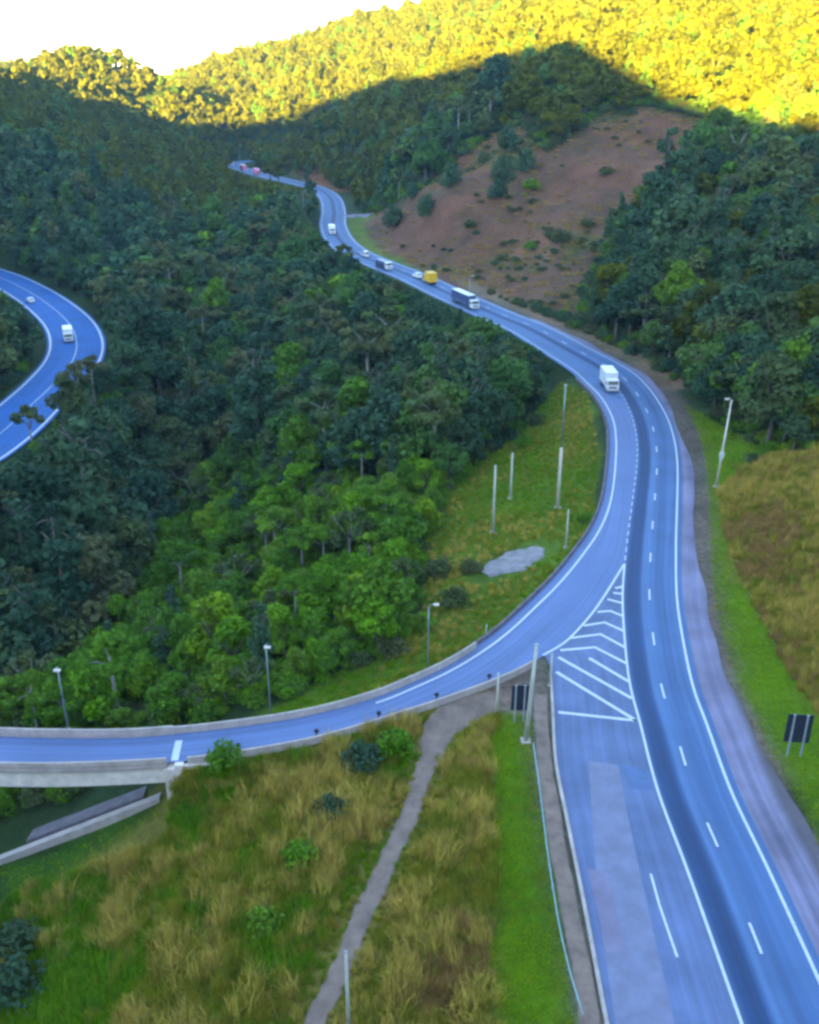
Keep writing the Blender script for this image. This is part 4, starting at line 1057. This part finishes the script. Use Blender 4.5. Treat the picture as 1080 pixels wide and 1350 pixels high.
# ---- grasses
def clump(nb, h0, h1, spread, w, seed, lean=0.6):
    r = np.random.default_rng(seed); v = []; f = []; var = []
    for _ in range(nb):
        a = r.uniform(0, 6.28); q = spread*math.sqrt(r.random()); p = np.array([q*math.cos(a), q*math.sin(a), -0.05]); h = r.uniform(h0, h1)
        b_ = r.uniform(0, 6.28); ln = np.array([math.cos(b_), math.sin(b_), 0])*lean*h*r.random(); sd_ = np.array([-math.sin(b_), math.cos(b_), 0])*w*r.uniform(.6,1.3)
        n = len(v); m = p+ln*0.35+np.array([0,0,h*0.6]); t = p+ln+np.array([0,0,h*r.uniform(.85,1)])
        v += [p-sd_, p+sd_, m+sd_*0.8, m-sd_*0.8, t]; f += [(n,n+1,n+2,n+3),(n+3,n+2,n+4)]; x = r.random(); var += [x, x]
    return np.array(v), f, np.array(var)
GR = {'tan': leafy('blades_tan', [(0.0, (0.3432, 0.2466, 0.0535)), (0.5, (0.4992, 0.3581, 0.0832)), (1.0, (0.3744, 0.3023, 0.0535))], 0.35),
      'oliveg': leafy('blades_olive', [(0.0, (0.1604, 0.1869, 0.0154)), (0.5, (0.2279, 0.2275, 0.0198)), (1.0, (0.3037, 0.2438, 0.0286))], 0.35),
      'greeng': leafy('blades_green', [(0.0, (0.0867, 0.2018, 0.0038)), (0.5, (0.1196, 0.2541, 0.0051)), (1.0, (0.1719, 0.2616, 0.0051))], 0.35),
      'rust': leafy('blades_rust', [(0.0, (0.2457, 0.1492, 0.0528)), (1.0, (0.3685, 0.2281, 0.0726))], 0.35),
      'lawn': leafy('blades_lawn', [(0.0, (0.1529, 0.2643, 0.001)), (0.5, (0.2031, 0.3154, 0.001)), (1.0, (0.2867, 0.3154, 0.0014))], 0.3)}
def blade_mesh(key, *a):
    v, f, var = clump(*a); me = bpy.data.meshes.new('grass_sample'); me.from_pydata(v.tolist(), [], f); me.materials.append(GR[key])
    at_ = me.attributes.new('var', 'FLOAT', 'FACE'); at_.data.foreach_set('value', var); return me
def fill(polys, y0, y1, x0, x1, sp, keep=1.0):
    gx = np.arange(x0, x1, sp); gy = np.arange(y0, y1, sp); X, Y = np.meshgrid(gx, gy)
    X = X.ravel()+rng.uniform(-.5,.5,X.size)*sp; Y = Y.ravel()+rng.uniform(-.5,.5,Y.size)*sp
    z = H(X, Y); a, b2, _ = project(X, Y, z); m = masked(a, b2, polys) & (rng.random(X.size) < keep)
    m &= (near_dist(rl, X, Y)[0] > 1.9) & (near_dist(rr, X, Y)[0] > 1.0)
    d_, _, s2 = near_dist(C0[::2], X, Y); m &= ~((s2 > 0) & (d_ < 12.6))
    m &= ~((near_dist(kerb, X, Y)[0] < 2.6))
    m &= near_dist(lc, X, Y)[0] > 3.4
    inr = (near_dist(rl, X, Y)[2] < 0) & (near_dist(rr, X, Y)[2] > 0) & (Y > 60) & (Y < 240); m &= ~inr
    return X[m], Y[m], z[m]
pathd = lambda X, Y: near_dist(pc, X, Y)[0]
X, Y, Zz = fill([Z_TALL], 40, 100, -60, 15, 0.62)
m = (pathd(X, Y) > np.where(Y > 84, 2.0, 0.9)) & ~((X < ABUT.x) & (Y > 76)); X, Y, Zz = X[m], Y[m], Zz[m]
nG = len(X)
f1 = 0.8*fbm(X, Y, 0.25, 21, 3)+0.8*fbm(X, Y, 0.8, 22, 2)+rng.normal(0, 0.42, X.size)-0.05
bx_, by_, _ = project(X, Y, Zz)
right_of = bx_ > np.interp(by_, [930,1010,1120,1235,1350], [640,575,535,485,430])
k_ = np.where(f1 > np.where(right_of, 0.1, 0.45), 0, np.where(f1 > np.where(bx_ < 200, -0.1, -0.5), 1, 2)); k_ = np.where(right_of & (k_ == 2), 1, k_); k_ = np.where(right_of & (f1 > 0.7), 3, k_)
k_ = np.where((by_ > 1150) & (bx_ < 150) & (rng.random(nG) < .8), 2, k_); k_ = np.where((k_ == 0) & (rng.random(nG) < .16), 3, k_)
X2, Y2, Z2 = fill([Z_DRY], 80, 176, 44, 110, 0.72)
f2 = fbm(X2, Y2, 0.25, 31, 3)+rng.normal(0, 0.35, X2.size); k2 = np.where(f2 > 0.0, 0, np.where(f2 > -0.4, 1, 3))
X3, Y3, Z3 = fill([Z_BANK], 88, 235, -35, 48, 0.95, 0.75)
f3 = fbm(X3, Y3, 0.15, 41, 3)+rng.normal(0, 0.3, X3.size); k3 = np.where(f3 > 0.55, 0, np.where(f3 > 0.0, 1, 2))
Xa, Ya, Za, ka = np.concatenate([X, X2, X3]), np.concatenate([Y, Y2, Y3]), np.concatenate([Zz, Z2, Z3]), np.concatenate([k_, k2, k3])
sa = np.concatenate([np.where(k_ == 0, rng.uniform(0.6, 1.7, nG), rng.uniform(0.6, 1.2, nG))*np.clip(pathd(X, Y)/4, 0.4, 1), rng.uniform(0.55, 1.1, len(X2)), rng.uniform(0.3, 0.65, len(X3))])
na = len(Xa)
scatter('tall_grass', np.stack([Xa, Ya, Za], 1), np.stack([rng.normal(0, .1, na), rng.normal(0, .1, na), rng.uniform(0, 6.28, na)], 1), np.stack([sa, sa, sa*rng.uniform(.8, 1.2, na)], 1), ka,
        [blade_mesh('tan', 130, 0.5, 1.6, 0.72, 0.021, 1), blade_mesh('oliveg', 130, 0.5, 1.4, 0.72, 0.023, 2), blade_mesh('greeng', 120, 0.4, 1.1, 0.72, 0.026, 3), blade_mesh('rust', 120, 0.4, 1.2, 0.72, 0.022, 4)], 'tall dry and green grass covering the banks')
X, Y, Zz = fill([Z_STRIP], 40, 100, 0, 30, 0.30)
X2, Y2, Z2 = fill([Z_VERGE_R], 60, 240, 30, 85, 0.42)
X3, Y3, Z3 = fill([Z_BANK, Z_GREENB], 70, 235, -60, 48, 0.6)
Xa, Ya, Za = np.concatenate([X, X2, X3]), np.concatenate([Y, Y2, Y3]), np.concatenate([Zz, Z2, Z3]); na = len(Xa)
sa = rng.uniform(0.6, 1.3, na)
scatter('mown_grass', np.stack([Xa, Ya, Za], 1), np.stack([np.zeros(na), np.zeros(na), rng.uniform(0, 6.28, na)], 1), np.stack([sa, sa, sa], 1), np.digitize(fbm(Xa, Ya, 0.5, 51, 3)+rng.normal(0, .4, na), [0.45, 0.95]),
        [blade_mesh('lawn', 26, 0.10, 0.26, 0.34, 0.022, 5), blade_mesh('greeng', 26, 0.10, 0.30, 0.34, 0.022, 6), blade_mesh('oliveg', 26, 0.12, 0.34, 0.34, 0.022, 7)], 'short bright green grass on verges and strips')

# ---- shrubs one can tell apart
SH = []
for i, cl in enumerate(('green', 'bright', 'dark', 'olive')):
    cv, cf, cvar = crown_arrays(lobes_for('shrub', 900+i), 620, 0.13, 900+i); tm = trunk_mb('shrub', 900+i)
    SH.append((leaf_mesh('foliage', cv, cf, cvar, FOL[cl]), mesh_of('stem', tm.v, tm.f, M['bark'], True)))
def shrub(px, py, s, c, label, group, name='shrub', tall=1.0):
    g = G(px, py); t = tag(empty(name, g, rng.uniform(0, 6.28)), label, 'shrub', group); t.scale = (s, s, s*tall)
    add('foliage', SH[c][0], t); add('stem', SH[c][1], t)
shrub(522, 995, 1.9, 1, 'round pale green shrub at the top of the dirt path', 'shrubs on the grass bank')
shrub(480, 1010, 2.0, 2, 'dark green shrub just below the exit lane barrier', 'shrubs on the grass bank')
shrub(296, 1012, 1.7, 0, 'green shrub against the bridge wing wall', 'shrubs on the grass bank')
shrub(440, 1075, 1.5, 2, 'low dark shrub in the middle of the tall grass bank', 'shrubs on the grass bank')
shrub(395, 1140, 1.6, 1, 'bright green shrub in the green hollow of the grass bank', 'shrubs on the grass bank')
shrub(345, 1225, 1.4, 0, 'green shrub in the lower grass bank', 'shrubs on the grass bank')
shrub(20, 1320, 2.4, 2, 'dark green shrub in the bottom corner below the bridge', 'shrubs on the grass bank')
shrub(30, 1250, 2.0, 2, 'dark shrub at the photo edge midway below the bridge', 'shrubs on the grass bank')
for a, b2, s, c, w_ in ((520,300,4.2,2,'lowest and nearest the meadow'),(562,285,3.8,2,'just above the lowest one'),(593,245,4.0,2,'alone on its upper flank'),(665,240,4.5,2,'in the middle of the dark clump'),(690,225,4.0,2,'upper side of the dark clump'),(672,200,4.5,2,'top of the dark clump'),(700,250,3.6,0,'below the dark clump'),(740,318,3.4,3,'in the middle of the bare slope'),(850,260,3.6,0,'beside the forest edge'),(640,215,3.2,3,'left of the dark clump'),(775,300,2.6,3,'right of the slope middle'),(620,300,2.2,3,'small, below the upper flank'),(700,330,2.2,0,'small, low on the slope'),(655,262,3.4,2,'lower side of the dark clump'),(715,185,3.0,0,'on the top edge'),(545,262,3.0,2,'tall, near the meadow'),(800,230,2.6,3,'high near the forest')):
    shrub(a, b2, s, c, '%s shrub on the bare brown hillside, %s' % (('green', 'bright', 'dark', 'olive')[c], w_), 'shrubs on the brown hillside', tall=1.5 if c == 2 else 0.8)
for a, b2, s, c, w_ in ((770,690,1.2,1,'bright, closest to the retaining wall'),(600,800,1.8,3,'brownish, below the gravel patch'),(575,760,2.0,3,'brownish, at the grove edge'),(560,830,1.6,0,'green, near the curved street lamp'),(620,755,1.4,3,'small, beside the gravel patch'),(690,590,1.8,0,'green, above the shorter pole'),(705,560,1.7,3,'brownish, highest up the bank')):
    shrub(a, b2, s, c, 'low shrub in the grass inside the bend, %s' % w_, 'shrubs inside the bend')

# ---- scrub and tufts on the bare hill
X, Y, Zz = fill([Z_SOIL, Z_SOIL2], 300, 700, -110, 150, 2.6, 0.8)
m = Y < 575; X, Y, Zz = X[m], Y[m], Zz[m]; q = fbm(X, Y, 0.055, 71, 4)+rng.normal(0, .3, len(X))
m = (q > 0.1) | (rng.random(len(X)) < 0.2); X, Y, Zz, q = X[m], Y[m], Zz[m], q[m]; na = len(X)
sa = rng.uniform(0.45, 1.3, na)
scatter('hillside_scrub', np.stack([X, Y, Zz], 1), np.stack([np.zeros(na), np.zeros(na), rng.uniform(0, 6.28, na)], 1), np.stack([sa*1.25, sa*1.25, sa*0.8], 1), np.where(q > 0.55, rng.choice([0, 1, 2, 3], na, p=[.12, .28, .35, .25]), rng.choice([0, 1, 2, 3], na, p=[.02, .05, .68, .25])),
        [SH[2][0], SH[3][0], blade_mesh('rust', 60, 0.5, 1.1, 1.1, 0.06, 9), blade_mesh('oliveg', 50, 0.4, 0.9, 1.0, 0.06, 10)], 'low scrub and dry tufts on the bare brown hill')

# ---- undergrowth along the forest edges
gx = np.arange(-110, 130, 2.3); gy = np.arange(86, 430, 2.3); X, Y = np.meshgrid(gx, gy); X = X.ravel()+rng.uniform(-1.1, 1.1, X.size); Y = Y.ravel()+rng.uniform(-1.1, 1.1, Y.size)
z = H(X, Y); a_, b_, zc2 = project(X, Y, z)
m = (a_ > -60) & (a_ < 1140)
dd_, _, ss_ = near_dist(C0[::2], X, Y)
m &= np.where(ss_ > 0, dd_ > np.where(Y > 215, 14.5, 17), dd_ > np.where(Y > 235, 8.5, 16)); m &= near_dist(rl, X, Y)[0] > 3.2; m &= near_dist(rr, X, Y)[0] > 3; m &= near_dist(val, X, Y)[0] > 11.5
m &= ~masked(a_, b_, OPEN_[:1]+OPEN_[2:]); m &= ~((Y < 97) & (X > -30)); m &= ~((Y < 240) & (X > 20) & (X < 62) & masked(a_, b_, [Z_VERGE_R]))
_, b_top, _ = project(X, Y, z+2.2); m &= ~masked(a_, b_top, ROADMASK)
X, Y, z = X[m], Y[m], z[m]; na = len(X); sa = rng.uniform(0.7, 1.7, na)
scatter('undergrowth', np.stack([X, Y, z], 1), np.stack([np.zeros(na), np.zeros(na), rng.uniform(0, 6.28, na)], 1), np.stack([sa*1.15, sa*1.15, sa], 1), np.where(Y < 185, rng.choice([0, 1, 3], na), rng.choice([0, 2, 3, 2], na)),
        [SH[0][0], SH[1][0], SH[2][0], SH[3][0]], 'leafy undergrowth on the forest floor')

# ---- tall trees that reach up in front of the valley road
for px, py, s, sp, lb in ((104,540,1.15,('open','olive'),'sparse brownish tree reaching up over the curve of the valley road'),(44,592,1.0,('open','olive'),'sparse tree crossing the lower end of the valley road'),(126,540,1.1,('umbrella','olive'),'umbrella shaped tree at the outer edge of the valley road curve')):
    g = G(px, py); t = tag(empty('forest_tree', g, rng.uniform(0, 6.28)), lb, 'tree', 'trees in front of the valley road'); t.scale = (s, s, s*1.1)
    cm, tm = NEAR[SIDX[sp]][0]; add('crown', cm, t); add('trunk', tm, t)

# ---- scrub closing the rim of the bare hill
gx = np.arange(-40, 130, 2.6); gy = np.arange(400, 600, 2.6); X, Y = np.meshgrid(gx, gy); X = X.ravel()+rng.uniform(-1.2, 1.2, X.size); Y = Y.ravel()+rng.uniform(-1.2, 1.2, Y.size)
z = H(X, Y); a_, b_, _ = project(X, Y, z); m = ~masked(a_, b_, [Z_SOIL, Z_MEADOW]) & (near_dist(C0[::2], X, Y)[0] > 18)
X, Y, z = X[m], Y[m], z[m]; na = len(X); sa = rng.uniform(1.0, 2.4, na)
scatter('rim_scrub', np.stack([X, Y, z], 1), np.stack([np.zeros(na), np.zeros(na), rng.uniform(0, 6.28, na)], 1), np.stack([sa, sa, sa*0.9], 1), rng.choice([0, 1, 2], na, p=[.35, .35, .3]), [SH[0][0], SH[2][0], SH[3][0]], 'bushy scrub along the rim of the bare hill')

# ------------------------------------------------------------------ valley air
hz = MB().box(-1150, 1150, -1000, 2250, -75, 520)
hm = bpy.data.materials.new('haze'); hm.use_nodes = True; hm.node_tree.nodes.clear()
vo = hm.node_tree.nodes.new('ShaderNodeVolumePrincipled'); ho = hm.node_tree.nodes.new('ShaderNodeOutputMaterial')
vo.inputs['Color'].default_value = (0.46, 0.73, 1.0, 1); vo.inputs['Density'].default_value = 0.000062; vo.inputs['Anisotropy'].default_value = 0.1
hm.node_tree.links.new(vo.outputs[0], ho.inputs['Volume'])
tag(hz.build('haze', hm), 'thin blue valley haze', kind='stuff')
